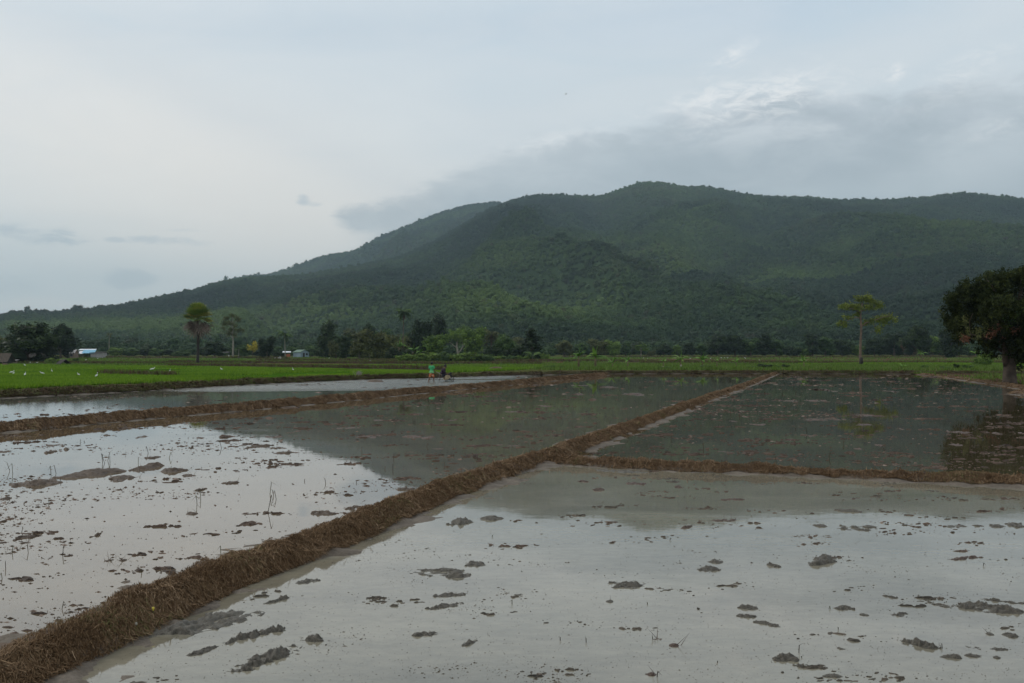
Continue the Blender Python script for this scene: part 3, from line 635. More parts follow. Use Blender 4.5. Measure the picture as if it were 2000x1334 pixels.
near = [  # px, py, width, rise to the right, thickness, label
 (400, 1218, 240, 62, 70, 'long rough heap of grey mud against the foot of the straw bank'),
 (500, 1240, 135, 34, 30, 'long grey mud ridge nearest the straw bank, upper of three'),
 (520, 1288, 155, 58, 52, 'largest grey mud ridge near the bottom edge below the straw bank'),
 (608, 1248, 54, 12, 36, 'roundish flat grey clod beside the long mud ridges'),
 (395, 1272, 66, 22, 12, 'slim grey clod close to the rough mud heap'),
 (862, 1120, 125, -12, 28, 'broad dark grey clod in the middle of the nearest pond'),
 (925, 1102, 46, 2, 16, 'small knobbly clod just above the broad dark grey clod'),
 (880, 1162, 75, 8, 13, 'thin clod with a raised right tip, below the broad dark one'),
 (868, 1184, 90, 16, 12, 'slanting grey clod strip, second below the broad dark one'),
 (830, 1240, 56, 6, 14, 'pinkish grey flat clod low in the nearest pond'),
 (917, 1256, 30, 14, 12, 'short loaf shaped clod slanting upward'),
 (545, 1172, 66, 18, 12, 'branching grey clod near the straw bank bend'),
 (606, 1136, 62, 8, 14, 'dark flat clod touching the reflection of the straw bank'),
 (1229, 1142, 80, -2, 24, 'lone smooth olive grey clod in open water'),
 (1191, 1175, 15, 0, 6, 'tiny dark clod just below the lone smooth clod'),
 (900, 1020, 50, 12, 18, 'spiky clod with stalks near the levee reflection'),
 (962, 1013, 40, -4, 12, 'dark twiggy clod right of the spiky clod'),
 (1385, 1112, 40, 6, 14, 'small crumbly clod pair right of open water'),
 (1396, 1098, 34, -2, 10, 'flat crumbly clod with a tail'),
 (1462, 1188, 42, -4, 11, 'dark knobbly clod above a smooth one'),
 (1457, 1204, 42, 0, 10, 'smooth low grey clod'),
 (1492, 1217, 40, -6, 9, 'dark clod with a curled stalk'),
 (1515, 1106, 28, -8, 13, 'pale triangular clod above the bottom right rust clod'),
 (1608, 1096, 46, 22, 20, 'crumbly grey clod group slanting up'),
 (1650, 1189, 40, 0, 12, 'dome shaped clod in a short row'),
 (1688, 1201, 20, 0, 7, 'small flat clod in a short row'),
 (1756, 1200, 28, 6, 12, 'wedge shaped clod above the short row of clods'), (1741, 1166, 32, -7, 10, 'round smooth clod with a trailing tail'),
 (1668, 1032, 80, -6, 18, 'large broken reddish grey clod patch'), (1603, 1027, 30, -2, 9, 'oval dark clod left of the broken patch'),
 (1695, 1029, 34, 0, 6, 'thin dark strip clod'), (1657, 998, 76, -8, 10, 'low crumbly patch near the branching bank'),
 (1985, 1026, 44, 0, 13, 'dark clod row at the right edge'), (1948, 1028, 34, -2, 9, 'grey clod beside the dark row at the edge'),
 (1912, 1027, 24, -3, 6, 'little clod left of the dark row'), (1865, 1028, 50, 0, 6, 'thin trail of small clods'),
 (1930, 1188, 160, -22, 32, 'long heavy mud ridge running out at the right edge'),
 (1960, 1175, 100, -12, 11, 'narrow smooth ridge above the heavy ridge'),
 (1838, 1182, 56, -14, 9, 'slender clod leading into the heavy ridge'),
 (1898, 1182, 46, -6, 9, 'dark bar of mud above the heavy ridge'),
 (1795, 1259, 90, -16, 27, 'long dark clod low on the right with a raised left end'),
 (1856, 1284, 46, -5, 14,  'jagged dark clod below the long dark one'),
 (1903, 1265, 36, -8, 10, 'grey flat clod in the lower right group'), (1950, 1268, 38, -3, 10, 'dark smooth bar in the lower right group'),
 (1901, 1281, 36, -2, 8, 'pinkish flat clod in the lower right group'), (1948, 1284, 20, -2, 9, 'small round clod in the lower right group'),
 (1973, 1241, 28, 2, 12, 'dark chunky clod near the right edge'), (1933, 1238, 16, 0, 9, 'small dark tuft clod near the right edge'),
 (1533, 1287, 50, -6, 28, 'rust and dark clod near the bottom edge'), (1564, 1303, 30, -8, 15, 'dark grey chunk beside the rust coloured clod'),
 (1625, 1321, 44, -2, 8, 'thin dark strip clod by the bottom edge'), (1641, 1267, 20, -4, 9, 'little smooth clod in the lower right'),
 (1512, 1222, 34, -8, 12, 'pale brown lump above the rust clod'),
 (1210, 921, 120, -6, 9, 'dark green mud strip along the branching bank'), (1385, 922, 90, 0, 6, 'dim mud strip under the branching bank'),
]
red = [(1318, 1261, 24, -2, 8, 'rust coloured small clod low in the middle'), (1273, 1318, 28, 2, 6, 'thin rusty strip by the bottom edge'),
 (1341, 1030, 24, -2, 10, 'rusty tuft clod in the mountain reflection'), (1412, 1017, 56, 3, 6, 'thin rusty strip in the mountain reflection'),
 (1139, 940, 24, 0, 7, 'small brown clod near the bank junction'), (1167, 957, 22, -1, 7, 'mustard brown clod near the bank junction'),
 (1242, 944, 46, 0, 9, 'flat pinkish clod before the branching bank'), (1326, 951, 18, 0, 6, 'tiny brown clod before the branching bank'),
 (1428, 976, 60, 2, 6, 'dark green and brown strip before the branching bank'), (1890, 1090, 80, 10, 9, 'pinkish straw strip in the right water'),
 (1285, 1248, 26, -2, 5, 'faint rusty crumb strip')]
left = [
 (70, 945, 110, 8, 26, 'large twin clod with reed bits at the left edge'), (185, 925, 96, -4, 30, 'broad brown clod second from the left edge'),
 (284, 914, 44, 0, 20, 'dark peaked clod between the broad ones'), (336, 920, 60, 6, 14, 'pale flat clod right of the peaked one'),
 (250, 936, 84, 4, 22, 'wide brown clod below the peaked one'), (368, 929, 32, 2, 7, 'smooth dark oval clod'),
 (112, 881, 78, 14, 18, 'dark reedy clod slanting up'), (200, 852, 32, 0, 8, 'rounded clod nearest the straw bank'),
 (276, 854, 28, 0, 7, 'small brown clod in line with the rounded one'), (298, 894, 28, 0, 9, 'compact brown clod just above the dark peaked one'),
 (251, 886, 36, 6, 7, 'slim brown clod above the broad ones'), (100, 871, 50, 0, 8, 'low dark clod row upper left'),
 (5, 883, 44, 0, 8, 'brown clod cut by the left edge, upper'), (52, 1049, 34, 2, 11, 'smooth humped clod at the lower left'),
 (373, 1004, 26, 2, 7, 'brown leaf shaped clod'), (190, 1045, 9, 0, 12, 'small upright dark clod'),
 (628, 1003, 54, -6, 12, 'spiky clod of straw near the long bank'), (700, 993, 66, 4, 12, 'straw heap touching the long bank'),
 (806, 955, 66, 6, 11, 'flat straw and mud heap behind the long bank'), (8, 975, 30, 0, 8, 'dark clod at the left edge, middle'),
 (515, 873, 90, -6, 12, 'wide brown clod at the reflection edge'), (560, 885, 34, -3, 11, 'brown hump right at the reflection edge'),
 (400, 869, 40, 6, 6, 'slim dark clod near the far left reeds'), (482, 868, 20, 0, 7, 'compact dark clod left of the reflection edge'),
 (390, 957, 30, 6, 7, 'twiggy clod in the pale water'), (450, 943, 34, 3, 7, 'dark twiggy clod with thin stalks'),
 (48, 1060, 20, 0, 5, 'small dark clod piece lower left'), (212, 1095, 22, 0, 6, 'curled dark leaf clod'), (240, 1095, 20, 0, 6, 'folded dark leaf clod'),
]
mid = [(822, 854, 66, 3, 11, 'rounded brown clod patch in the dark water'), (726, 853, 66, 2, 9, 'flat brown clod patch in the dark water'), (876, 820, 48, -2, 7, 'long brown clod patch in the dark reflection'),
 (786, 885, 20, 0, 9, 'small dark hump in the dark water'), (858, 877, 30, 2, 6, 'flat brown patch right of the small hump'), (805, 883, 22, 2, 4, 'pale flat patch beside the small hump'),
 (820, 809, 20, 0, 5, 'brown spot upper middle'), (737, 821, 36, 0, 4, 'thin brown line patch'), (676, 836, 54, 2, 5, 'brown strip patch near the reflection of the ridge'), (575, 844, 16, 0, 6, 'small dark tussock in the middle water'), (545, 853, 110, 2, 6, 'long low brown patch by the pale water'),
 (528, 829, 16, 0, 5, 'small brown lump farthest left in dark water'), (990, 870, 44, 3, 7, 'brown patch close to the long bank'), (1240, 770, 46, 0, 8, 'rust brown patch in the far left half'), (1130, 770, 20, 0, 5, 'small rust patch far'), (1060, 793, 44, 2, 5, 'rusty strip further off'),
 (1010, 804, 46, 2, 6, 'rusty strip beyond the long bank'), (1187, 756, 26, 0, 5, 'rusty tuft patch far'), (1135, 753, 36, 0, 3, 'pale thin strip near the far shore')]
right = [(1605, 819, 80, 2, 8, 'long pale brown patch in the right pond'), (1590, 852, 42, 0, 7, 'brown patch below the long pale one'), (1700, 812, 52, 0, 6, 'reddish patch in the reflection of the lone tree'), (1688, 830, 56, 0, 6, 'reddish strip under the lone tree reflection'),
 (1745, 854, 14, 0, 7, 'small dark hump in the right pond'), (1653, 872, 24, 0, 7, 'tan lump in the right pond'), (1719, 870, 22, 0, 7, 'pink tan lump in the right pond'), (1675, 877, 12, 0, 5, 'tiny brown lump in the right pond'), (1868, 844, 46, 0, 9, 'broad pale clod in the big tree reflection'),
 (1936, 845, 34, 0, 10, 'domed clod in the trunk reflection'), (1988, 845, 26, 0, 9, 'pale clod at the right edge of the pond'), (1866, 869, 24, 0, 6, 'pale small clod under the broad pale one'), (1600, 783, 60, 0, 6, 'speckled brown patch in the far right pond'), (1540, 783, 36, 0, 4, 'thin brown strip left of the speckled patch'), (1608, 762, 20, 0, 8, 'reddish patch under the lone banana reflection'),
 (1735, 764, 18, 0, 5, 'rust lump far in the right pond'), (1758, 838, 18, 0, 5, 'orange brown small patch'), (1410, 884, 44, 2, 6, 'thin brown strip before the branching bank, far side'), (1237, 877, 24, 0, 5, 'small brown patch by the bank junction, far side'), (1480, 829, 30, 0, 6, 'rust patch beside the long bank'), (1432, 823, 18, 0, 4, 'little rust patch beside the long bank')]
for L_, mt, gp, sp, Hm in ((near, M_MUDG, g1, 0, .052), (red, M_MUDR, 'rusty clods in the nearest pond', 3, .05), (left, M_MUDB, 'brown clods in the still left pond', 5, .062), (mid, M_MUDR, 'brown clods in the dark middle water', 4, .07), (right, M_MUDR, 'brown clods in the right pond', 2, .10)):
    for (px, py, w, ti, th, lb) in L_: clod(px, py, w, ti, th, mt, lb, gp, spikes=sp if w > 18 else 1, Hmax=Hm)

def inside(P, X, Y):
    ins = np.zeros(len(X), bool); j = len(P) - 1
    for i in range(len(P)):
        xi, yi = P[i]; xj, yj = P[j]
        c_ = ((yi > Y) != (yj > Y)) & (X < (xj - xi) * (Y - yi) / (yj - yi + 1e-12) + xi); ins ^= c_; j = i
    return ins
Ap = [tuple(p) for p in A_mid]
poly_near = [tuple(p) for p in offs(A_front, -.15)][:ij + 1] + [tuple(p) for p in offs(E_front, -.1)][1:] + [(60, -20), (-8, -20)]
poly_right = [tuple(p) for p in offs(A_front, -.2)][ij + 1:] + [(80, 117), (90, 20)] + [tuple(p) for p in offs(E_mid, .5)][:0:-1]
poly_left = [tuple(p) for p in offs(A_mid, .45)][::-1] + [(-60, -20)] + [tuple(p) for p in offs(C_front, -.3)] + [(20, 112), (28, 112)]
poly_strip = [tuple(p) for p in offs(C_mid, .8)][::-1] + [tuple(p) for p in offs(B_front, -.3)][:9]
def crumbs(P, px0, px1, py0, py1, n_, size, thr, nsc, seed, mat, label, flat=.35, streak=1.0, pyb=1.0):
    px = rng.uniform(px0, px1, n_); py = py0 + (py1 - py0) * rng.random(n_) ** pyb
    Y = CAM * F / (py - H0); X = (px - 1000) / F * Y
    k = inside(P, X, Y) & (fbm(X * nsc / streak, Y * nsc * .6, seed, 4) + .5 * fbm(X * nsc * 4, Y * nsc * 3, seed + 4, 2) + rng.normal(0, .12, n_) > thr)
    X, Y = X[k], Y[k]; m_ = len(X)
    s = size * (.35 + rng.random(m_) ** 3 * 1.6) * (.5 + Y / 25)
    K = 6; a = np.linspace(0, 6.283, K, endpoint=False)[None, :] + rng.uniform(0, 6, (m_, 1)); rad = s[:, None] * rng.uniform(.5, 1.1, (m_, K))
    el_ = rng.uniform(1, 3.6, m_)[:, None]
    V = np.stack([X[:, None] + np.cos(a) * rad * el_, Y[:, None] + np.sin(a) * rad, np.full((m_, K), -.004)], -1)
    T_ = np.stack([X + rng.normal(0, .3, m_) * s, Y + rng.normal(0, .3, m_) * s, s * flat * rng.uniform(.3, 1.6, m_) + .002], -1)[:, None, :]
    V = np.concatenate([V, T_], 1).reshape(-1, 3); b = np.arange(m_)[:, None] * 7
    f = np.concatenate([b + np.array([j, (j + 1) % K, K]) for j in range(K)])
    tag(mesh_np('mud_crumbs', V, [f], mat, rnd=np.repeat(rng.random(m_), 7)), label, kind='stuff')
crumbs(poly_near, -50, 2050, 905, 1400, 40000, .0085, .36, .8, 201, M_CRUMBG, 'fine grey mud crumbs on the nearest pond', .35, 1.6)
crumbs(poly_near, -50, 2050, 905, 1400, 16000, .0050, -.6, 1.1, 205, M_CRUMBG, 'tiny floating specks on the nearest pond', .15)
crumbs(poly_right, 1000, 2050, 733, 920, 60000, .016, .43, .42, 212, M_CRUMB, 'reddish mud crumbs on the right pond', .3, 1.5)
crumbs(poly_right, 1000, 2050, 733, 920, 4000, .012, -.5, .5, 215, M_CRUMB, 'scattered specks on the right pond', .3)
crumbs(poly_left, -50, 1500, 735, 1330, 60000, .015, .33, .45, 221, M_CRUMB, 'brown mud crumbs on the wide left pond', .4, 1.5)
crumbs(poly_left, -50, 1500, 735, 1330, 5000, .008, -.5, .5, 225, M_CRUMB, 'scattered specks on the wide left pond', .5)
crumbs(poly_strip, -50, 1200, 732, 850, 5000, .02, .05, .3, 231, M_CRUMB, 'mud crumbs on the strip being ploughed', .4, 2)

def debris(P, px0, px1, py0, py1, ncl, size, seed, mat, label, per=(12, 60), spread=.30, flat=.4, pyb=1.0):
    """broken drifts of mud and rotting straw lying half sunk"""
    r = np.random.default_rng(seed); C = []
    px = r.uniform(px0, px1, ncl); py = py0 + (py1 - py0) * r.random(ncl) ** pyb; Yc = CAM * F / (py - H0); Xc = (px - 1000) / F * Yc
    X = []; Y = []; S = []
    for x0, y0 in zip(Xc, Yc):
        k = int(r.uniform(*per)); sp = spread * r.uniform(.4, 1.5) * (.6 + y0 / 30); a = r.normal(.15, .35); u = r.normal(0, 1, k) * sp * 1.5; v = r.normal(0, 1, k) * sp * .42
        X.append(x0 + u * math.cos(a) - v * math.sin(a)); Y.append(y0 + u * math.sin(a) + v * math.cos(a)); S.append(size * (.25 + r.random(k) ** 2.6 * 2.0) * (.55 + y0 / 30) * np.exp(-.25 * (u / sp) ** 2))
    X = np.concatenate(X); Y = np.concatenate(Y); S = np.concatenate(S); k = inside(P, X, Y); X, Y, S = X[k], Y[k], S[k]; m_ = len(X); K = 9
    a = np.linspace(0, 6.283, K, endpoint=False)[None, :] + r.uniform(0, 6, (m_, 1)); R1 = S[:, None] * r.uniform(.45, 1.15, (m_, K)); R2 = R1 * r.uniform(.35, .75, (m_, K)); e_ = r.uniform(1, 3, m_)[:, None]
    rot = r.normal(.1, .5, m_)[:, None]
    def ring(R_, z_): x_, y_ = np.cos(a) * R_ * e_, np.sin(a) * R_; return np.stack([X[:, None] + x_ * np.cos(rot) - y_ * np.sin(rot), Y[:, None] + x_ * np.sin(rot) + y_ * np.cos(rot), z_], -1)
    h_ = (S * flat * r.uniform(.3, 1.4, m_))[:, None]
    V = np.concatenate([ring(R1, np.full((m_, K), -.003)), ring(R2, h_ * r.uniform(.3, 1.1, (m_, K)) + .002), np.stack([X, Y, h_[:, 0] * r.uniform(.3, 1, m_) + .002], -1)[:, None, :]], 1).reshape(-1, 3)
    b_ = np.arange(m_)[:, None] * (2 * K + 1)
    f4 = np.concatenate([b_ + np.array([j, (j + 1) % K, K + (j + 1) % K, K + j]) for j in range(K)]); f3 = np.concatenate([b_ + np.array([K + j, K + (j + 1) % K, 2 * K]) for j in range(K)])
    tag(mesh_np('mud_debris', V, [f4, f3], mat, rnd=np.repeat(np.clip(r.beta(2, 2.5, m_), 0, .97), 2 * K + 1)), label, kind='stuff')
debris(poly_near, -20, 2030, 915, 1400, 62, .019, 401, M_CRUMBG, 'broken drifts of grey mud on the nearest pond', per=(8, 34), spread=.16, flat=.38)
debris(poly_near, 1000, 2030, 920, 1100, 40, .018, 403, M_CRUMB, 'reddish drifts of mud near the branching bank', per=(8, 40), spread=.20)
debris(poly_left, -40, 1300, 828, 1240, 80, .026, 411, M_CRUMB, 'brown drifts of mud and straw on the left pond', per=(10, 50), spread=.22, pyb=1.5)
debris(poly_left, 400, 1500, 740, 900, 115, .028, 413, M_CRUMB, 'brown drifts of mud in the dark middle water', per=(10, 50), spread=.30, pyb=1.2)
debris(poly_right, 1080, 2040, 736, 915, 135, .026, 421, M_CRUMB, 'brown drifts of mud in the right pond', per=(10, 55), spread=.28, pyb=1.2)
debris(poly_strip, -40, 1100, 735, 850, 40, .03, 431, M_CRUMB, 'mud drifts in the strip being ploughed', per=(8, 30), spread=.35)

# bent rice stalks standing in the water
def stalks(P, px0, px1, py0, py1, n_, hk, thr, seed, extra=()):
    px = rng.uniform(px0, px1, n_); py = rng.uniform(py0, py1, n_); Y = CAM * F / (py - H0); X = (px - 1000) / F * Y
    k = inside(P, X, Y) & (fbm(X * .35, Y * .2, seed, 3) + rng.normal(0, .2, n_) > thr); X, Y = list(X[k]), list(Y[k])
    hs = list(rng.uniform(.04, .16, len(X)) * hk)
    for (a, b, c_) in extra[:]:
        x_, y_ = G(a, b); X.append(x_); Y.append(y_); hs.append(c_ * .6)
    parts = []; 
    X = np.array(X); Y = np.array(Y); h = np.array(hs); m_ = len(X)
    a = rng.uniform(0, 6.28, m_); le = rng.uniform(.1, .8, m_) * h; w = .0016 + .00018 * Y
    p0 = np.stack([X, Y, np.full(m_, -.02)], -1); p1 = np.stack([X + np.cos(a) * le * .5, Y + np.sin(a) * le * .5, h], -1)
    b = a + rng.normal(0, .8, m_); dr = np.where(rng.random(m_) < .55, rng.uniform(.3, 1.0, m_), -.3)
    p2 = np.stack([p1[:, 0] + np.cos(b) * h * .8, p1[:, 1] + np.sin(b) * h * .5, np.maximum(h * (1 - dr), .0)], -1)
    wv = np.stack([w, w * 0, w * 0], -1)
    V = np.stack([p0 - wv, p0 + wv, p1 + wv, p1 - wv, p2], 1).reshape(-1, 3); q = np.arange(m_)[:, None] * 5
    return V, [q + np.array([0, 1, 2, 3]), q + np.array([3, 2, 4])], np.repeat(rng.random(m_), 5)
tall = [(523, 1000, .38), (527, 965, .30), (205, 905, .32), (210, 900, .28), (215, 905, .22), (200, 902, .25), (100, 930, .3), (110, 925, .25), (385, 985, .2), (433, 875, .25), (392, 975, .22), (25, 925, .3), (20, 920, .25), (270, 905, .2), (540, 975, .2), (535, 970, .16), (432, 1092, .22), (290, 885, .25), (120, 1190, .1), (95, 985, .12), (330, 895, .2)]
V, Fs, r_ = stalks(poly_left, -20, 1200, 815, 1280, 150, .6, .02, 301, tall)
tag(mesh_np('rice_stubble', V, Fs, M_STUB, rnd=r_), 'bent dead rice stalks standing in the left pond', kind='stuff')
V, Fs, r_ = stalks(poly_near, 900, 2040, 930, 1330, 14, .3, -.1, 303, [(1000, 1180, .06), (1560, 1275, .09), (1145, 1275 - 20, .05), (1920, 1105, .05)])
tag(mesh_np('rice_stubble', V, Fs, M_STUB, rnd=r_), 'few dead stalks in the nearest pond', kind='stuff')
V, Fs, r_ = stalks(poly_right, 1100, 2040, 760, 915, 160, 1.0, .05, 305)
tag(mesh_np('rice_stubble', V, Fs, M_STUB, rnd=r_), 'short stalks in the right pond', kind='stuff')
# ------------------------------------------------------------------ hills
SK_F = [(-900, 640), (-300, 632), (0, 622), (20, 614), (60, 613), (100, 616), (150, 610), (200, 605), (260, 596), (320, 583), (380, 570), (420, 558), (470, 548), (520, 545), (600, 541), (700, 522), (780, 505), (850, 473), (900, 444), (960, 410), (1000, 394), (1050, 383), (1100, 382), (1150, 386), (1180, 384), (1210, 374), (1250, 359), (1290, 358), (1330, 367), (1370, 367), (1410, 373), (1440, 382), (1500, 386), (1560, 388), (1640, 393), (1700, 393), (1750, 392), (1800, 389), (1850, 383), (1880, 380), (1930, 385), (2000, 391), (2300, 405), (3000, 470)]
SK_B = [(200, 640), (380, 572), (440, 552), (470, 545), (520, 540), (560, 530), (600, 512), (640, 501), (690, 493), (730, 472), (780, 449), (830, 429), (880, 412), (930, 400), (960, 398), (990, 401), (1050, 415), (1200, 450)]
YR_F = [(-900, 1400), (0, 1600), (300, 1950), (560, 2300), (1000, 2850), (1250, 3000), (2000, 2750), (3000, 2700)]
class Hill:
    def __init__(s, sk, yr, y0, z0, amp, seed, ex=1.3): s.sk = sk; s.yr = yr; s.y0 = y0; s.z0 = z0; s.amp = amp; s.seed = seed; s.ex = ex
    def z(s, px, t, X, Y):
        pr = np.interp(px, *zip(*s.sk)); Yr = np.interp(px, *zip(*s.yr)); zr = CAM + (H0 - pr) / F * Yr
        tt = np.clip(t, 0, 1); base = s.z0 + (zr - s.z0) * tt ** s.ex
        wx = X + 160 * vn(X / 500, Y / 500, s.seed + 3); wy = Y + 160 * vn(X / 500 + 9, Y / 500, s.seed + 4)
        rid = (1 - np.abs(vn(wx / 330 + wy / 1500, wy / 1300, s.seed))) * 1.0 + .75 * (1 - np.abs(vn(wx / 140, wy / 420, s.seed + 7))) + .3 * (1 - np.abs(vn(wx / 60, wy / 160, s.seed + 8))) - 1.2
        win = (4 * tt * (1 - tt)) ** .8 * np.clip((1.15 - tt) / .4, 0, 1)
        z = base + s.amp * rid * win * np.clip(zr / 400, .18, 1) - np.where(t > 1, (t - 1) * Yr * .35, 0)
        return np.where(tt < 1, np.minimum(z, CAM + (H0 - pr) / F * Y - (1 - tt) * 55), z)
    def at(s, X, Y):
        px = 1000 + F * X / Y; Yr = np.interp(px, *zip(*s.yr)); t = (Y - s.y0) / (Yr - s.y0); return px, t, s.z(px, t, X, Y)
    def mesh(s, name, c0, c1, mat, label, dc=9, nr=150):
        cs = np.arange(c0, c1, dc).astype(float); ts = np.concatenate([np.linspace(0, 1, nr), [1.03, 1.08, 1.2]])
        Yr = np.interp(cs, *zip(*s.yr)); YY = s.y0 + (Yr - s.y0)[None, :] * ts[:, None]; XX = (cs[None, :] - 1000) / F * YY
        ZZ = s.z(np.broadcast_to(cs, XX.shape), np.broadcast_to(ts[:, None], XX.shape), XX, YY)
        return tag(mesh_np(name, np.stack([XX, YY, ZZ], -1).reshape(-1, 3), grid_faces(len(ts), len(cs)), mat, smooth=True), label, kind='structure')
m, n, b = newmat('hill_scrub')
g = n.node('ShaderNodeNewGeometry').outputs['Position']
f = n.m('ADD', n.m('MULTIPLY', n.noise(g, .004, 4, .6), .5), n.m('MULTIPLY', n.noise(g, .12, 6, .7), .5))
n.link(n.ramp(f, [(.36, (.018, .032, .014)), (.5, (.030, .054, .020)), (.66, (.05, .08, .03))]), b.inputs['Base Color']); b.inputs['Roughness'].default_value = .95; b.inputs['Specular IOR Level'].default_value = .05
M_HILL = m
hf = Hill(SK_F, YR_F, 640, 5.5, 95, 91); hb = Hill(SK_B, [(0, 4000), (1300, 4000)], 2000, 20, 110, 95, 1.15)
hf.mesh('hills', -900, 3000, M_HILL, 'forested mountain front with a rounded summit')
hb.mesh('hills', 200, 1200, M_HILL, 'farther forested slope running up under the cloud', 12, 90)

# ---- leaf clouds
def shell(lobes, n_, size, clump=0.0, seed=1, inner=.72, flat=.9, jit=.5, aspect=.55):
    """leaf sized quads spread over and through a set of lobes (x,y,z,r[,rz])"""
    r = np.random.default_rng(seed); L = np.array([(l[0], l[1], l[2], l[3], l[4] if len(l) > 4 else l[3] * flat) for l in lobes], float)
    wgt = L[:, 3] * L[:, 4]; i = r.choice(len(L), n_, p=wgt / wgt.sum())
    d = r.normal(size=(n_, 3)); d /= np.linalg.norm(d, axis=1)[:, None]
    if clump:
        nc = max(20, int(n_ * clump)); ic = r.choice(len(L), nc, p=wgt / wgt.sum()); dc = r.normal(size=(nc, 3)); dc /= np.linalg.norm(dc, axis=1)[:, None]
        k = r.integers(0, nc, n_); i = ic[k]; sh = r.uniform(inner, 1.05, nc)[k]; d = dc[k]
        P = d * sh[:, None] * np.stack([L[i, 3], L[i, 3], L[i, 4]], 1) + L[i, :3] + r.normal(0, size * 1.15, (n_, 3))
        tone = r.random(nc)[k] * .55 + r.random(n_) * .45
    else:
        P = d * r.uniform(inner, 1.05, n_)[:, None] * np.stack([L[i, 3], L[i, 3], L[i, 4]], 1) + L[i, :3]; tone = r.random(n_)
    nr_ = d + r.normal(0, jit, (n_, 3)); nr_ /= np.linalg.norm(nr_, axis=1)[:, None]
    u = np.cross(nr_, r.normal(size=(n_, 3))); u /= np.linalg.norm(u, axis=1)[:, None]; v = np.cross(nr_, u)
    s_ = size * r.uniform(.6, 1.35, n_)[:, None]
    V = np.stack([P - u * s_, P - v * s_ * aspect, P + u * s_, P + v * s_ * aspect], 1).reshape(-1, 3)
    return V, np.arange(n_)[:, None] * 4 + np.arange(4), np.repeat(tone, 4)
def core(lobes, k=.8, flat=.9, n_=10, r=.1):
    """lumpy inner mass so that a dense crown blocks the light"""
    m_ = MB()
    for l in lobes:
        R_ = l[3] * k; Rz = (l[4] if len(l) > 4 else l[3] * flat) * k
        th = np.linspace(0, np.pi, n_ // 2 + 2)[:, None]; ph = np.linspace(0, 2 * np.pi, n_, endpoint=False)[None, :]
        x_, y_, z_ = np.sin(th) * np.cos(ph), np.sin(th) * np.sin(ph), np.cos(th) + 0 * ph
        q = 1 + .18 * vn(x_ * 2 + l[0], y_ * 2 + z_ * 2 + l[2], 5)
        V = np.stack([x_ * R_ * q + l[0], y_ * R_ * q + l[1], z_ * Rz * q + l[2]], -1).reshape(-1, 3); f = []
        nr2 = th.shape[0]
        for a in range(nr2 - 1):
            for c_ in range(n_): f.append((a * n_ + c_, (a + 1) * n_ + c_, (a + 1) * n_ + (c_ + 1) % n_, a * n_ + (c_ + 1) % n_))
        m_.add(V, f4=f, r=r)
    return m_
LEAFSTOPS = dict(
 dark=[(0, (.009, .019, .006)), (.5, (.022, .043, .011)), (1, (.058, .092, .022))],
 mid=[(0, (.028, .058, .014)), (.5, (.066, .122, .030)), (1, (.14, .22, .055))],
 olive=[(0, (.045, .052, .016)), (.5, (.11, .122, .035)), (1, (.19, .205, .058))],
 light=[(0, (.055, .10, .016)), (.5, (.14, .23, .036)), (1, (.27, .38, .065))],
 yellow=[(0, (.2, .2, .02)), (.5, (.42, .36, .04)), (1, (.6, .48, .07))],
 brown=[(0, (.06, .035, .02)), (.5, (.13, .075, .045)), (1, (.22, .13, .085))],
 banana=[(0, (.07, .16, .02)), (.5, (.14, .28, .04)), (1, (.28, .42, .09))])
LM = {k: rndmat('leaf_' + k, v, .65, (.18, .35), .25, .12 if k != 'brown' else 0, .3) for k, v in LEAFSTOPS.items()}
M_BARK = simple('bark', (.10, .075, .055), .9, .4, 3); M_BARKP = simple('pale_bark', (.30, .27, .22), .85, .3, 2); M_BARKD = simple('dark_bark', (.035, .028, .022), .9, .4, 3)

# ---- the forest on the hills: instanced crowns, uncountable
m, n, b = newmat('forest_leaf')
a = n.node('ShaderNodeAttribute', attribute_name='rnd').outputs['Fac']
tn = n.node('ShaderNodeAttribute', attribute_name='tone', attribute_type='INSTANCER').outputs['Fac']
v_ = n.m('ADD', n.m('MULTIPLY', a, .20), tn)
hu = n.node('ShaderNodeAttribute', attribute_name='hue', attribute_type='INSTANCER').outputs['Fac']
c1 = n.ramp(v_, [(.05, (.014, .030, .015)), (.40, (.034, .063, .026)), (.70, (.074, .122, .038)), (1, (.14, .205, .058))])
c2 = n.ramp(v_, [(.05, (.030, .032, .020)), (.5, (.060, .058, .036)), (1, (.11, .10, .06))])
n.link(n.mix(hu, c1, c2), b.inputs['Base Color']); b.inputs['Roughness'].default_value = .8; b.inputs['Specular IOR Level'].default_value = .15
M_FOR = m
src = bpy.data.collections.new('crown_kinds')
for k in range(6):
    r = np.random.default_rng(50 + k); nl = [1, 5, 7, 4, 6, 3][k]
    lob = [(0, 0, .0, .62, .60)] + [(r.uniform(-.5, .5), r.uniform(-.5, .5), r.uniform(-.15, .5), r.uniform(.32, .5), r.uniform(.28, .42)) for _ in range(nl)]
    if k == 5: lob = [(0, 0, .2, .55, .9), (.1, .1, .9, .4, .4)]
    mb = core(lob, .86, n_=7, r=.25); V, f, t = shell(lob, 150, .15, .25, 60 + k, .85, jit=.6, aspect=.7); mb.add(V, f4=f, r=t)
    o = mb.build('crown_kind', M_FOR, link=False); src.objects.link(o)
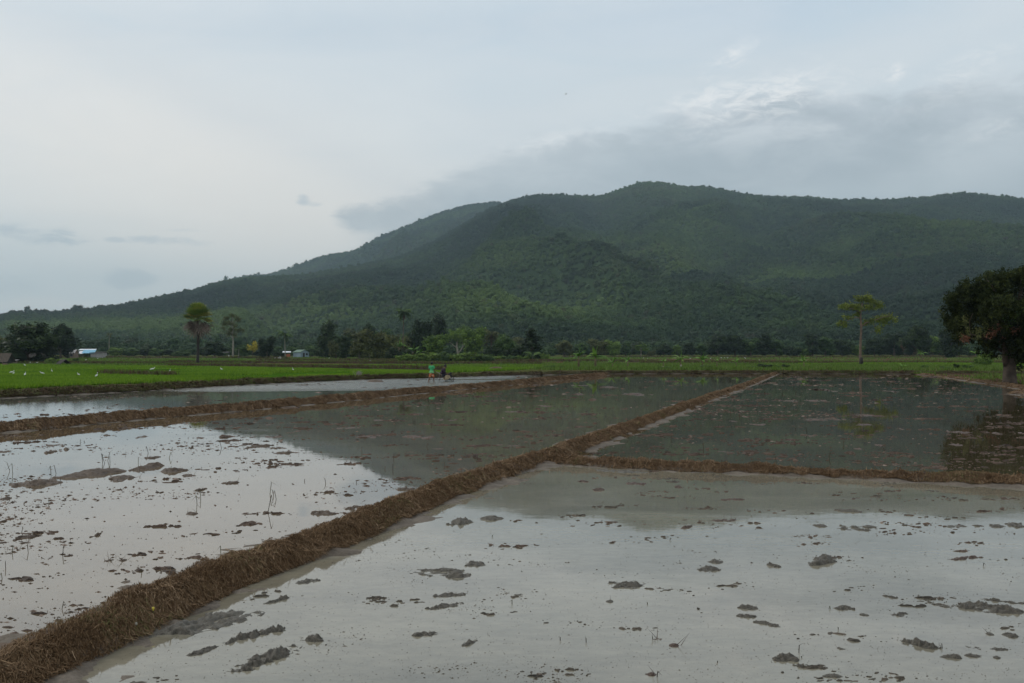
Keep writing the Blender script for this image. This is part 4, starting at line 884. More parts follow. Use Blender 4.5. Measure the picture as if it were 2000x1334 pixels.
def forest(name, h, y0, y1, sp, c0, c1, label, tmin=.0, seed=5, ymin=None):
    r = np.random.default_rng(seed); pts = []
    Y = y0
    while Y < y1:
        spc = sp * (1 + .25 * (Y - y0) / (y1 - y0)); xs = np.arange((c0 - 1000) / F * Y, (c1 - 1000) / F * Y, spc)
        pts.append(np.stack([xs + r.uniform(-.45, .45, len(xs)) * spc, Y + r.uniform(-.45, .45, len(xs)) * spc], -1)); Y += spc * .92
    P = np.concatenate(pts); X, Y = P[:, 0], P[:, 1]; px, t, z = h.at(X, Y)
    vis = (t > tmin) & (t < 1.01)
    if ymin is not None: vis = (Y > np.interp(px, *zip(*ymin)))
    X, Y, px, t, z = [q[vis] for q in (X, Y, px, t, z)]; k = len(X)
    big = fbm(X / 420, Y / 420, seed + 1, 4); mid_ = fbm(X / 90, Y / 90, seed + 2, 3)
    # cleared, lighter scrub: low slopes on the left and the centre
    rows_ = H0 - (z - CAM) * F / Y
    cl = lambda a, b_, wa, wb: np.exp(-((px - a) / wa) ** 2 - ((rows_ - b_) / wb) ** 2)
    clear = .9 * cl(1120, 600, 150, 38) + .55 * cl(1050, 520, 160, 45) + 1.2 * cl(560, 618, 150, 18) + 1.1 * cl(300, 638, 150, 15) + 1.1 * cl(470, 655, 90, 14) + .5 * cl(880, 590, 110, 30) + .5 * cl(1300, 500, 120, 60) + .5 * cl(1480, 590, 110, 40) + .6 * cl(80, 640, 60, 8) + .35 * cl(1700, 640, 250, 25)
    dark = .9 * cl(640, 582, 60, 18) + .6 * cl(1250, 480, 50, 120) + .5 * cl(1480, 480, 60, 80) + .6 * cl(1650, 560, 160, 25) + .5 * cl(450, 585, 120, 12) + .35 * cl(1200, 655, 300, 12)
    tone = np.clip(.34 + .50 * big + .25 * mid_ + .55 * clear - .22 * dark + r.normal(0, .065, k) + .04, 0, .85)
    hue = np.clip(.30 * np.clip((450 - rows_) / 150, 0, 1) + .5 * fbm(X / 200, Y / 200, seed + 8, 3) + r.normal(0, .12, k) + (r.random(k) < .03) * .6, 0, 1)
    sc = sp * .60 * (1 + .22 * (Y - y0) / (y1 - y0)) * r.uniform(.72, 1.3, k) * (1 - .22 * np.clip(clear, 0, 1))
    sc = np.where(r.random(k) < .03, sc * 1.35, sc)
    hgt = sc * r.uniform(.75, 1.25, k) * np.where(r.random(k) < .03, 1.25, 1)
    if ymin is not None: hgt = hgt * np.where(Y < 500, .75, .9); tone = np.clip(tone * .7, 0, .8)
    keep = (r.random(k) > .06 * np.clip(clear * (mid_ > 0), 0, 1))
    X, Y, z, tone, hue, sc, hgt = [q[keep] for q in (X, Y, z, tone, hue, sc, hgt)]; k = len(X)
    me = bpy.data.meshes.new(name); me.vertices.add(k); me.vertices.foreach_set('co', np.stack([X, Y, z + hgt * .55], -1).astype(np.float32).ravel())
    for nm, ty, val in (('tone', 'FLOAT', tone), ('hue', 'FLOAT', hue), ('rot', 'FLOAT', r.uniform(0, 6.28, k))):
        q = me.attributes.new(nm, ty, 'POINT'); q.data.foreach_set('value', val.astype(np.float32))
    q = me.attributes.new('kindex', 'INT', 'POINT'); q.data.foreach_set('value', r.choice(6, k, p=[.16, .19, .2, .2, .2, .05]).astype(np.int32))
    q = me.attributes.new('scl', 'FLOAT_VECTOR', 'POINT'); q.data.foreach_set('vector', np.stack([sc, sc * r.uniform(.85, 1.15, k), hgt], -1).astype(np.float32).ravel())
    o = bpy.data.objects.new(name, me); col.objects.link(o)
    ng = bpy.data.node_groups.new(name, 'GeometryNodeTree')
    ng.interface.new_socket('Geometry', in_out='INPUT', socket_type='NodeSocketGeometry'); ng.interface.new_socket('Geometry', in_out='OUTPUT', socket_type='NodeSocketGeometry')
    gi = ng.nodes.new('NodeGroupInput'); go = ng.nodes.new('NodeGroupOutput'); ip = ng.nodes.new('GeometryNodeInstanceOnPoints')
    ci = ng.nodes.new('GeometryNodeCollectionInfo'); ci.inputs['Collection'].default_value = src; ci.inputs['Separate Children'].default_value = True; ci.inputs['Reset Children'].default_value = True
    def na(nm, ty): q = ng.nodes.new('GeometryNodeInputNamedAttribute'); q.data_type = ty; q.inputs[0].default_value = nm; return q.outputs['Attribute']
    cx = ng.nodes.new('ShaderNodeCombineXYZ'); ng.links.new(na('rot', 'FLOAT'), cx.inputs[2])
    ng.links.new(gi.outputs[0], ip.inputs['Points']); ng.links.new(ci.outputs[0], ip.inputs['Instance']); ip.inputs['Pick Instance'].default_value = True
    ng.links.new(na('kindex', 'INT'), ip.inputs['Instance Index']); ng.links.new(cx.outputs[0], ip.inputs['Rotation']); ng.links.new(na('scl', 'FLOAT_VECTOR'), ip.inputs['Scale'])
    ng.links.new(ip.outputs[0], go.inputs[0])
    md = o.modifiers.new('scatter', 'NODES'); md.node_group = ng
    print(name, k)
    return tag(o, label, kind='stuff')
forest('forest', hf, 660, 1400, 6.5, -160, 2180, 'forest on the lower slopes of the mountain', seed=5)
forest('forest', hf, 1400, 3050, 7.6, -160, 2180, 'forest on the upper slopes of the mountain', seed=15)
forest('forest', hb, 2150, 4040, 11, 360, 1060, 'forest on the farther hazy slope', .25, 25)

# undergrowth and low trees on the flat between the fields and the foot of the mountain
class Flat:
    def at(s, X, Y): return 1000 + F * X / Y, np.clip((Y - 380) / 400, 0, 1), gz(Y) + 0 * X
FOREST_BACK = [(-200, 498), (620, 498), (640, 372), (1060, 372), (1075, 498), (2300, 498)]
forest('forest_undergrowth', Flat(), 372, 665, 6.0, -160, 2180, 'low trees and undergrowth at the mountain foot', seed=35, ymin=FOREST_BACK)
# ---- haze
def haze():
    x0, x1, y0, y1, z0, z1 = -8900, 8900, -2900, 8900, -1.6, 700
    mb = MB(); mb.box(x0, x1, y0, y1, z0, z1)
    m = bpy.data.materials.new('haze_air'); m.use_nodes = True; nt = m.node_tree; nt.nodes.clear()
    pv = nt.nodes.new('ShaderNodeVolumePrincipled'); pv.inputs['Color'].default_value = (.64, .86, .98, 1); pv.inputs['Density'].default_value = 1.05e-4; pv.inputs['Anisotropy'].default_value = .2
    ou = nt.nodes.new('ShaderNodeOutputMaterial'); nt.links.new(pv.outputs[0], ou.inputs['Volume'])
    tag(mb.build('haze', m), 'thin blue haze in the air', kind='stuff')
haze()
# ------------------------------------------------------------------ trees near enough to tell apart
TREES = {}
def place(root, px, base, sx, sz, rz=0.0, lift=0.0):
    Y = Yof(base); root.location = (W(px, Y), Y, float(gz(Y)) + lift); root.scale = (sx, sx, sz); root.rotation_euler = (0, 0, rz)
def proto(kind):
    """a tree about 10 m tall and 8 m wide; returns (empty, width, height)"""
    r = np.random.default_rng({'dome': 1, 'oak': 2, 'tall': 3, 'open': 4, 'bush': 5, 'cone': 6, 'bamboo': 7}[kind] * 31)
    e = empty('tree'); tr = MB(); lob = []
    if kind == 'dome':
        lob = [(0, 0, 5.2, 3.3, 3.4)] + [(3.0 * math.cos(a) * r.uniform(.75, 1), 3.0 * math.sin(a) * r.uniform(.75, 1), r.uniform(1.6, 6.2), r.uniform(1.6, 2.2)) for a in np.linspace(0, 6.28, 11)[:-1]] + [(r.uniform(-1.5, 1.5), r.uniform(-1.5, 1.5), 7.9, 1.7) for _ in range(4)]
        n_, s_, w, h, tr_h, cl = 4200, .30, 10.0, 10.0, 3.5, .05
    elif kind == 'oak':
        lob = [(r.uniform(-2.6, 2.6), r.uniform(-2.6, 2.6), zz, r.uniform(1.1, 1.9)) for zz in np.linspace(1.3, 8.2, 17)]
        n_, s_, w, h, tr_h, cl = 3800, .30, 8.4, 10.0, 5.5, .06
    elif kind == 'tall':
        lob = [(r.uniform(-1.6, 1.6), r.uniform(-1.6, 1.6), zz, r.uniform(1.1, 1.7)) for zz in np.linspace(1.4, 8.9, 16)]
        n_, s_, w, h, tr_h, cl = 3400, .28, 5.8, 10.0, 7, .06
    elif kind == 'open':
        lob = [(r.uniform(-3.4, 3.4), r.uniform(-3.4, 3.4), r.uniform(4.6, 8.8), r.uniform(.8, 1.3)) for _ in range(15)]
        n_, s_, w, h, tr_h, cl = 3000, .30, 9.0, 10.0, 6.0, .08
    elif kind == 'cone':
        lob = [(r.uniform(-1, 1) * (9.5 - zz) * .42, r.uniform(-1, 1) * (9.5 - zz) * .42, zz, r.uniform(.9, 1.3) * (1.2 - .05 * zz)) for zz in np.linspace(1.2, 9.2, 20)]
        n_, s_, w, h, tr_h, cl = 3600, .28, 8.0, 10.0, 6, .06
    elif kind == 'bush':
        lob = [(r.uniform(-3, 3), r.uniform(-2, 2), r.uniform(.8, 6.5) * .9, r.uniform(1.3, 2.3)) for _ in range(12)]
        n_, s_, w, h, tr_h, cl = 3000, .36, 9.0, 8.6, 2.5, .06
    elif kind == 'bamboo':
        for k in range(26):
            a = r.uniform(0, 6.28); q = r.uniform(.2, 1.3); L = r.uniform(7, 10); t = np.linspace(0, 1, 7)
            P = np.stack([math.cos(a) * (q + 2.2 * t ** 2.4), math.sin(a) * (q + 2.2 * t ** 2.4), L * t * (1 - .12 * t)], -1); tr.tube(P, np.linspace(.07, .02, 7), 4)
            for p in P[2:]: lob.append((p[0], p[1], p[2], .42, .6))
        n_, s_, w, h, tr_h, cl = 4200, .26, 6.0, 9.4, 0, .1
    if tr_h:
        P = [(0, 0, -.3), (.08, .03, tr_h * .3), (.0, .1, tr_h * .65), (.1, 0, tr_h)]; tr.tube(P, [.38, .28, .22, .12], 8)
        for l in lob[:9]:
            z0 = tr_h * r.uniform(.35, .9); tr.tube([(0, .03, z0), (l[0] * .45, l[1] * .45, z0 + (l[2] - z0) * .6), (l[0] * .95, l[1] * .95, l[2])], [.15, .09, .03], 5)
    t_ = tr.build('trunk', M_BARKP if kind == 'open' else M_BARK, e)
    mb = core(lob, .62 if kind not in ('open', 'bamboo') else .25, n_=8, r=.12) if kind not in ('open', 'bamboo') else MB()
    V, f, t = shell(lob, n_, s_, cl, 77, .6 if kind != 'open' else .2, jit=.6); mb.add(V, f4=f, r=t)
    cr = mb.build('crown', LM['dark'], e)
    return e, w, h
USED = {}
def tree(kind, px, base, top, wpx, leaf, label, group=None, cat='tree', name='tree', bark=None):
    if kind not in TREES: TREES[kind] = proto(kind); e = TREES[kind][0]
    else:
        e0 = TREES[kind][0]; e = e0.copy(); col.objects.link(e)
        for ch in list(e0.children):
            c_ = ch.copy(); col.objects.link(c_); c_.parent = e
    _, w, h = TREES[kind]
    Y = Yof(base); H_ = (base - top) / F * Y; Wd = wpx / F * Y * 1.1; H_ *= 1.10 if group == 'trees around the village' and px > 600 else 1
    place(e, px, base, Wd / w, H_ / h, random.uniform(0, 6.28)); e.name = name
    for ch in e.children:
        if ch.name.startswith('crown') or ch.name.startswith('foliage'):
            ch.material_slots[0].link = 'OBJECT'; ch.material_slots[0].material = LM[leaf]
        elif bark: ch.material_slots[0].link = 'OBJECT'; ch.material_slots[0].material = bark
    tag(e, label, cat, group); return e

gv = 'trees around the village'; ge = 'trees along the forest edge'
for a in [
 ('dome', 54, 710, 627, 112, 'dark', 'broad dark mango tree over the huts, left one of the joined pair', gv),
 ('dome', 118, 701, 631, 66, 'dark', 'dark round tree joined to the right side of the broad mango', gv),
 ('oak', -14, 708, 652, 50, 'olive', 'olive tree cut by the left edge behind the thatched roof', gv),
 ('bush', 86, 710, 690, 50, 'dark', 'dark bush in the shade under the big joined trees', gv),
 ('bush', 172, 695.5, 678, 34, 'mid', 'low green tree behind the blue and white tin roofs', gv),
 ('bush', 148, 710, 697, 16, 'mid', 'dark green bush in front of the grey roofed house', gv),
 ('bush', 105, 711, 697, 34, 'light', 'light green bush right of the dark huts', gv),
 ('dome', 420, 697, 665, 52, 'dark', 'wide dark dome tree right of the fan palm', gv),
 ('bush', 352, 697, 684, 34, 'mid', 'low scrub tree left of the fan palm trunk', gv),
 ('oak', 478, 698, 672, 34, 'mid', 'small bushy tree at the foot of the feathery tall tree', gv),
 ('oak', 521, 700, 656, 36, 'dark', 'dark upright tree right of the yellow croton', gv),
 ('bush', 545, 699, 684, 24, 'dark', 'dark bush left of the green roofed house', gv),
 ('oak', 610, 696, 676, 34, 'mid', 'small tree behind the green roofed house', gv),
 ('tall', 636, 699, 636, 44, 'dark', 'tall dark tree standing at the left end of the village grove', gv),
 ('oak', 656, 700, 664, 30, 'olive', 'paler drooping tree beside the tall dark one', gv),
 ('oak', 676, 701, 654, 38, 'dark', 'dark tree in the grove, behind the pale drooping one', gv),
 ('dome', 722, 700, 637, 44, 'dark', 'dark rounded top rising behind the olive grove', gv),
 ('tall', 702, 702, 652, 42, 'olive', 'olive brown tree with a bare lower trunk in the grove', gv),
 ('oak', 730, 703, 647, 50, 'olive', 'large olive tree in the middle of the grove', gv),
 ('oak', 757, 703, 654, 44, 'olive', 'olive tree left of the slender coconut palm', gv),
 ('bush', 776, 705, 676, 52, 'dark', 'dark bushy tree below the slender coconut palm', gv),
 ('dome', 792, 700, 660, 50, 'olive', 'brownish green dome tree at the coconut palm foot', gv),
 ('dome', 826, 700, 629, 54, 'dark', 'large dark round tree behind the banana clump', gv),
 ('tall', 862, 697, 624, 38, 'dark', 'dark pointed tree topping the grove on the right', gv),
 ('oak', 852, 703, 655, 48, 'light', 'light green tree left of the white trunked tree', gv),
 ('oak', 928, 702, 642, 50, 'light', 'light green tree right of the white trunked tree', gv),
 ('oak', 985, 704, 656, 44, 'mid', 'green tree with a thin pale trunk right of the grove palm', gv),
 ('bush', 968, 704, 672, 44, 'dark', 'dark low tree under the grove palm', gv),
 ('bush', 1004, 705, 674, 44, 'dark', 'dark bushy tree left of the last grove tree', gv),
 ('cone', 1038, 705, 648, 62, 'dark', 'dark pointed tree closing the right end of the grove', gv),
 ('bush', 1062, 705, 688, 20, 'light', 'small bush at the very right end of the grove', gv),
 ('oak', 648, 694, 652, 44, 'mid', 'green tree rising behind the tall dark one at the grove left end', gv),
 ('tall', 690, 694, 648, 40, 'olive', 'brownish tree top behind the left part of the grove', gv),
 ('oak', 742, 694, 645, 46, 'mid', 'green crown behind the large olive tree', gv),
 ('oak', 770, 694, 655, 40, 'olive', 'olive crown left of the slender palm trunk', gv),
 ('oak', 803, 694, 648, 40, 'mid', 'green crown right of the slender palm trunk', gv),
 ('oak', 843, 694, 640, 40, 'dark', 'dark crown between the two big dark grove trees', gv),
 ('oak', 884, 694, 645, 46, 'mid', 'green crown behind the white trunked tree', gv),
 ('tall', 912, 694, 642, 36, 'light', 'light crown right behind the white trunked tree', gv),
 ('oak', 948, 694, 650, 46, 'olive', 'olive crown left of the grove palm', gv),
 ('oak', 972, 694, 655, 40, 'mid', 'green crown right of the grove palm', gv),
 ('oak', 1012, 694, 660, 44, 'olive', 'olive crown behind the banana near the grove end', gv),
]: tree(*a)
for a in [
 ('oak', 1102, 695, 664, 36, 'olive', 'pale olive tree at the forest edge right of the grove gap', ge),
 ('bush', 1076, 695, 676, 24, 'mid', 'small round tree in the gap right of the grove', ge),
 ('oak', 1135, 695, 668, 30, 'mid', 'green tree behind the first tall banana plant', ge),
 ('oak', 1168, 695, 661, 42, 'olive', 'olive tree behind the second tall banana plant', ge),
 ('oak', 1196, 695, 663, 34, 'light', 'light green tree right of the two tall banana plants', ge),
 ('tall', 1222, 695, 668, 22, 'mid', 'narrow tree behind the third banana plant', ge),
 ('open', 1252, 695, 671, 28, 'light', 'little open tree with two white trunks', ge),
 ('bush', 1273, 695, 682, 20, 'olive', 'low shrub tree right of the little open tree', ge),
 ('dome', 1297, 695, 671, 36, 'dark', 'dark round tree behind the low banana plants', ge),
 ('tall', 1322, 695, 674, 18, 'light', 'thin light tree between the two dark domes', ge),
 ('dome', 1346, 695, 669, 28, 'dark', 'second smaller dark dome tree', ge),
 ('oak', 1370, 695, 671, 26, 'mid', 'green tree behind the bright banana pair', ge),
 ('dome', 1402, 695, 653, 50, 'dark', 'large dark dome tree, left of a joined pair', ge),
 ('dome', 1436, 695, 652, 50, 'dark', 'large dark dome tree, right of a joined pair', ge),
 ('oak', 1466, 695, 659, 40, 'mid', 'green tree on the right of the joined domes', ge),
 ('tall', 1494, 695, 652, 34, 'dark', 'dark tree with a peaked crown', ge),
 ('oak', 1516, 695, 663, 36, 'mid', 'mid green tree right of the peaked one', ge),
 ('bush', 1545, 695, 672, 40, 'dark', 'broad low dark tree', ge),
 ('bush', 1566, 695, 676, 28, 'light', 'pale low bush tree at the forest edge', ge),
 ('tall', 1587, 695, 651, 30, 'dark', 'dark upright tree left of the lone tree', ge),
 ('oak', 1612, 695, 657, 42, 'mid', 'spreading green tree left of the lone tree', ge),
 ('oak', 1645, 695, 662, 40, 'dark', 'dark tree just left of the lone tree trunk', ge),
 ('oak', 1672, 695, 672, 30, 'light', 'pale tree behind the lone tree trunk', ge),
 ('dome', 1708, 695, 660, 46, 'dark', 'dark dome right of the lone tree trunk', ge),
 ('oak', 1746, 695, 646, 54, 'dark', 'big dark tree under the lone tree side branch', ge),
 ('dome', 1790, 697, 634, 62, 'dark', 'high dark rounded tree behind the brown bamboo', ge),
 ('bamboo', 1772, 696, 664, 22, 'brown', 'dry brown bamboo clump, left of two', ge, 'bamboo', 'bamboo_clump'),
 ('bamboo', 1783, 696, 668, 18, 'brown', 'smaller dry brown bamboo clump, right of two', ge, 'bamboo', 'bamboo_clump'),
 ('bamboo', 1798, 696, 660, 22, 'light', 'green bamboo clump beside the dry ones', ge, 'bamboo', 'bamboo_clump'),
 ('bamboo', 1818, 696, 655, 26, 'light', 'tallest green bamboo clump near the big tree', ge, 'bamboo', 'bamboo_clump'),
 ('oak', 1835, 696, 668, 40, 'mid', 'green tree left of the big tree crown', ge),
 ('oak', 1868, 697, 672, 44, 'mid', 'green tree seen below the big tree crown', ge),
 ('bush', 1905, 697, 676, 44, 'mid', 'bushy tree under the left side of the big crown', ge),
 ('oak', 1990, 697, 664, 50, 'dark', 'dark tree behind the big tree at the right edge', ge),
 ('oak', 1858, 699, 640, 50, 'dark', 'dark forest tree left of the big crown', ge),
]: tree(*a)
k = 0
for px, top, w, kd, lf in [(158, 682, 30, 'oak', 'dark'), (196, 683, 26, 'bush', 'mid'), (228, 678, 34, 'oak', 'light'), (258, 676, 36, 'bush', 'mid'), (285, 680, 26, 'oak', 'dark'), (305, 677, 32, 'bush', 'mid'), (332, 682, 30, 'oak', 'dark'), (364, 681, 26, 'oak', 'mid'), (396, 679, 24, 'tall', 'dark'), (442, 676, 30, 'oak', 'mid'), (500, 680, 30, 'bush', 'dark'), (536, 676, 30, 'oak', 'mid'), (574, 676, 30, 'oak', 'mid'), (596, 674, 30, 'bush', 'dark'), (616, 678, 26, 'oak', 'dark')]:
    names = ['dark scrubby tree behind the grey roofed house', 'green scrub by the pale lean-to', 'light green tree under the distant palm', 'broad green scrub tree left of centre scrub row', 'small dark tree in the scrub row', 'rounded scrub tree left of the fan palm', 'dark scrub tree beside the fan palm', 'green scrub tree touching the fan palm trunk', 'slim dark tree behind the fan palm', 'tree between the dark dome and the feathery tree', 'dark scrub below the yellow croton', 'tree left of the drooping village palm', 'tree right of the drooping village palm', 'dark scrub behind the pale blue gable', 'dark tree filling the gap before the grove']
    tree(kd, px, 695, top, w, lf, names[k], 'scrub trees beyond the left fields'); k += 1

for px, top, w, kd, lb in [(30, 607, 22, 'dome', 'first round tree on the left skyline ridge'), (52, 597, 15, 'open', 'open crowned tree standing up from the left skyline ridge'), (70, 602, 10, 'oak', 'small tree beside the open crowned one on the skyline'), (90, 604, 14, 'tall', 'narrow skyline tree on the left ridge'), (108, 605, 12, 'oak', 'skyline tree between narrow one and the big clump'),
  (130, 603, 20, 'oak', 'skyline tree leaning on the big round clump'), (152, 595, 30, 'dome', 'biggest round tree on the left skyline'), (183, 597, 9, 'open', 'little open tree right of the biggest skyline tree'), (200, 599, 18, 'oak', 'last skyline tree before the slope rises')]:
    e = tree(kd, px, 695, top, w, 'dark', lb, 'skyline trees on the left ridge')
    Y = float(np.interp(px, *zip(*YR_F))) - 30; _, w0, h0 = TREES[kd]; z_ = float(hf.at(np.array([W(px, Y)]), np.array([Y]))[2][0])
    H_ = CAM + (H0 - top) / F * Y - z_ + 1.5; e.location = (W(px, Y), Y, z_ - 1.5); e.scale = (w / F * Y / w0, w / F * Y / w0, H_ / h0)
# ---- shrubs and grassy mound before the grove
shr = [(790, 707, 688, 36, 'light'), (815, 707, 686, 40, 'light'), (840, 707, 684, 44, 'light'), (868, 707, 683, 42, 'mid'), (895, 707, 686, 40, 'light'), (922, 707, 684, 40, 'light'), (948, 707, 688, 38, 'mid'), (972, 706, 692, 34, 'light'), (995, 706, 691, 32, 'mid'), (1018, 706, 692, 30, 'light')]
nm = ['left end of the leafy mound', 'second shrub on the leafy mound below the bananas', 'tall shrub on the mound right behind the farmer', 'shrub of the mound above the tractor engine', 'shrub at the foot of the white trunked tree', 'shrub right of the white trunk foot', 'shrub below the grove palm', 'low shrub under the dark tree right of the palm', 'low shrub beside the thin pale trunk', 'last low shrub before the dark pointed tree']
for q, s_ in zip(shr, nm): tree('bush', *q[:4], q[4], 'light green ' + s_ if q[4] == 'light' else 'green ' + s_, 'shrubs on the mound before the grove', 'shrub', 'shrub')
for px, base, top, w, lf, lb in [(1492, 722, 708, 34, 'dark', 'dark spreading shrub on the bank near the bank corner'), (1470, 722, 713, 20, 'mid', 'low shrub left of the dark spreading one'), (1533, 722, 709, 18, 'dark', 'dark small shrub right of the spreading one'), (1518, 721, 711, 12, 'mid', 'small leafy plant between two dark shrubs'),
  (1637, 721, 714, 8, 'dark', 'tiny dark shrub left of the lone tree'), (1806, 722, 711, 16, 'mid', 'straggly shrub on the bank left of the big tree'), (1868, 723, 707, 14, 'dark', 'pointed dark shrub near the big tree'), (1888, 723, 710, 22, 'mid', 'low wide shrub near the big tree'), (1845, 723, 713, 22, 'mid', 'small shrub beside the pointed dark one'),
  (1076, 721, 712, 22, 'mid', 'grassy shrub at the left end of the banana row'), (1098, 721, 713, 14, 'mid', 'small shrub near the first banana plant'), (1300, 722, 714, 30, 'mid', 'low shrub between banana plants'), (1376, 721, 711, 26, 'mid', 'shrub at the foot of the bright banana clump'), (370, 707, 702, 14, 'dark', 'low dark tussock left of the fan palm'),
  (232, 710, 705, 26, 'olive', 'brown green tussock in the far field'), (262, 710, 704, 20, 'olive', 'second brown green tussock in the far field'), (1928, 716, 681, 34, 'light', 'bright green hanging bush under the big tree crown'), (1914, 717, 690, 22, 'light', 'smaller bright bush under the big tree crown')]:
    tree('bush', px, base, top, w, lf, lb, 'shrubs on the field banks', 'shrub', 'shrub')

# ---- palms
def fronds(mb, n_, L, z0, droop, w, seed, up=(-.3, 1.1), leaflets=16, r0=.5):
    r = np.random.default_rng(seed)
    for k in range(n_):
        a = k * 2.4 + r.uniform(-.3, .3); e0 = r.uniform(*up); t = np.linspace(0, 1, 9); l = L * r.uniform(.8, 1.1)
        ang = e0 - droop * t * r.uniform(.8, 1.2); dx = np.cumsum(np.cos(ang)) / 9 * l; dz = np.cumsum(np.sin(ang)) / 9 * l
        P = np.stack([np.cos(a) * dx, np.sin(a) * dx, z0 + dz], -1); mb.tube(P, np.linspace(.05, .015, 9), 3, r=r0, cap=False)
        side = np.array([-np.sin(a), np.cos(a), 0]); V = []; f = []
        for j in range(leaflets):
            q = (j + 1) / (leaflets + 1); c_ = np.array([np.interp(q, t, P[:, m_]) for m_ in range(3)]); ll = w * math.sin(min(1, q * 1.25 + .15) * 3.0) * r.uniform(.8, 1.1)
            fw = np.array([math.cos(a) * .35, math.sin(a) * .35, 0])
            for s_ in (-1, 1):
                d = (side * s_ + fw) * ll; d[2] -= ll * r.uniform(.35, .9); b_ = len(V); hw = fw / .35 * .12 * L / 3.0
                V += [c_ - hw, c_ + hw, c_ + d]; f.append((b_, b_ + 1, b_ + 2))
        mb.add(V, f3=f, r=np.repeat(r.random(len(V) // 3), 3))
def coconut(px, base, top, wpx, label, lean=.4, leaf='mid', n_=20, skirt=False, thick=.15, up=(-.5, 1.2), drp=1.9):
    Y = Yof(base); H_ = (base - top) / F * Y; Wd = wpx / F * Y; L = Wd * .58; zt = H_ - L * .55
    e = empty('coconut_palm', (W(px, Y), Y, float(gz(Y)))); tag(e, label, 'palm tree', 'palms among the village trees')
    tb = MB(); t = np.linspace(0, 1, 10); tb.tube(np.stack([lean * t ** 2, 0 * t, -.3 + (zt + .3) * t], -1), thick * (1.25 - .5 * t), 8); tb.build('trunk', M_BARKP if not skirt else M_BARK, e, smooth=True)
    cb = MB(); fronds(cb, n_, L, zt, drp, L * .26, int(px), up, r0=.4); c_ = cb.build('crown', LM[leaf], e); c_.location.x = lean
    if skirt:
        db = MB(); fronds(db, 7, L * .75, zt, .6, L * .15, int(px) + 9, (-1.5, -1.0)); d_ = db.build('dead_fronds', LM['brown'], e); d_.location.x = lean
    return e
coconut(787, 701, 597, 42, 'slender tall coconut palm rising above the grove', .3, 'mid', 30, True, .15)
coconut(557, 699, 640, 42, 'drooping coconut palm behind the green roofed house', -.3, 'mid', 22)
coconut(959, 703, 639, 42, 'brownish palm inside the right part of the grove', .2, 'olive', 22, True)
coconut(213, 695, 648, 16, 'faint distant palm on the left before the hills', .1, 'olive', 16)
coconut(466, 700, 674, 26, 'short palm by the feathery tree foot', .1, 'mid', 16)
coconut(1040, 706, 680, 44, 'low spreading palm in front of the dark pointed tree', .1, 'mid', 14)

def fan_palm(px, base, top, wpx):
    Y = Yof(base); k = Y / F; H_ = (base - top) * k; R_ = wpx * k / 2
    e = empty('fan_palm', (W(px, Y), Y, float(gz(Y)))); tag(e, 'tall fan palm with a skirt of dead fronds standing alone in the fields', 'palm tree')
    zc_ = H_ - R_ * .78; tb = MB(); t = np.linspace(0, 1, 12)
    tb.tube(np.stack([.1 * np.sin(t * 3), 0 * t, -.3 + (zc_ + .2) * t], -1), np.interp(t, [0, .06, .2, 1], [.55, .36, .30, .27]), 10); tb.build('trunk', M_BARKD, e, smooth=True)
    r = np.random.default_rng(4)
    def fan(mb, az_, el_, stem, rad, tone, fold=.25, k=15, droop=0.0):
        d = np.array([math.cos(az_) * math.cos(el_), math.sin(az_) * math.cos(el_), math.sin(el_)]); c_ = np.array([0, 0, zc_]) + d * stem
        s_ = np.array([-math.sin(az_), math.cos(az_), 0]); u_ = np.cross(s_, d); mb.tube([(0, 0, zc_), tuple(c_)], [.05, .03], 3, r=tone, cap=False)
        V = []; f = []
        for j in range(k):
            a = (j / (k - 1) - .5) * 3.9; p = (d * math.cos(a) + s_ * math.sin(a)) * rad * r.uniform(.85, 1.05) - u_ * fold * rad * abs(math.sin(a)) ; p[2] -= droop * rad
            a2 = a + .11; a1 = a - .11; m_ = .6
            q1 = (d * math.cos(a1) + s_ * math.sin(a1)) * rad * m_ - u_ * fold * rad * m_ * abs(math.sin(a1)) * .8; q2 = (d * math.cos(a2) + s_ * math.sin(a2)) * rad * m_ - u_ * fold * rad * m_ * abs(math.sin(a2)) * .8
            b_ = len(V); V += [c_, c_ + q1, c_ + p, c_ + q2]; f.append((b_, b_ + 1, b_ + 2, b_ + 3))
        mb.add(V, f4=f, r=tone)
    gb = MB()
    for j in range(60): fan(gb, j * 2.4, r.uniform(-.35, 1.5), R_ * .50, R_ * .58, r.uniform(.1, 1))
    gb.build('crown', LM['fan'], e)
    db = MB()
    for j in range(36): fan(db, j * 2.4 + 1, r.uniform(-1.45, -.75), R_ * r.uniform(.45, 1.0), R_ * .42, r.random(), .8, 9, .25)
    for j in range(5): fan(db, j * 1.26, r.uniform(-.75, -.5), R_ * .95, R_ * .30, r.random(), .8, 9, .3)
    db.build('dead_fronds', LM['deadfan'], e)
LM['fan'] = rndmat('leaf_fan', [(0, (.10, .16, .02)), (.6, (.21, .29, .035)), (1, (.50, .40, .07))], .6, None, .3, .12)
LM['deadfan'] = rndmat('leaf_dead_fan', [(0, (.09, .065, .05)), (1, (.28, .21, .17))], .9)
fan_palm(386, 711, 597, 62)

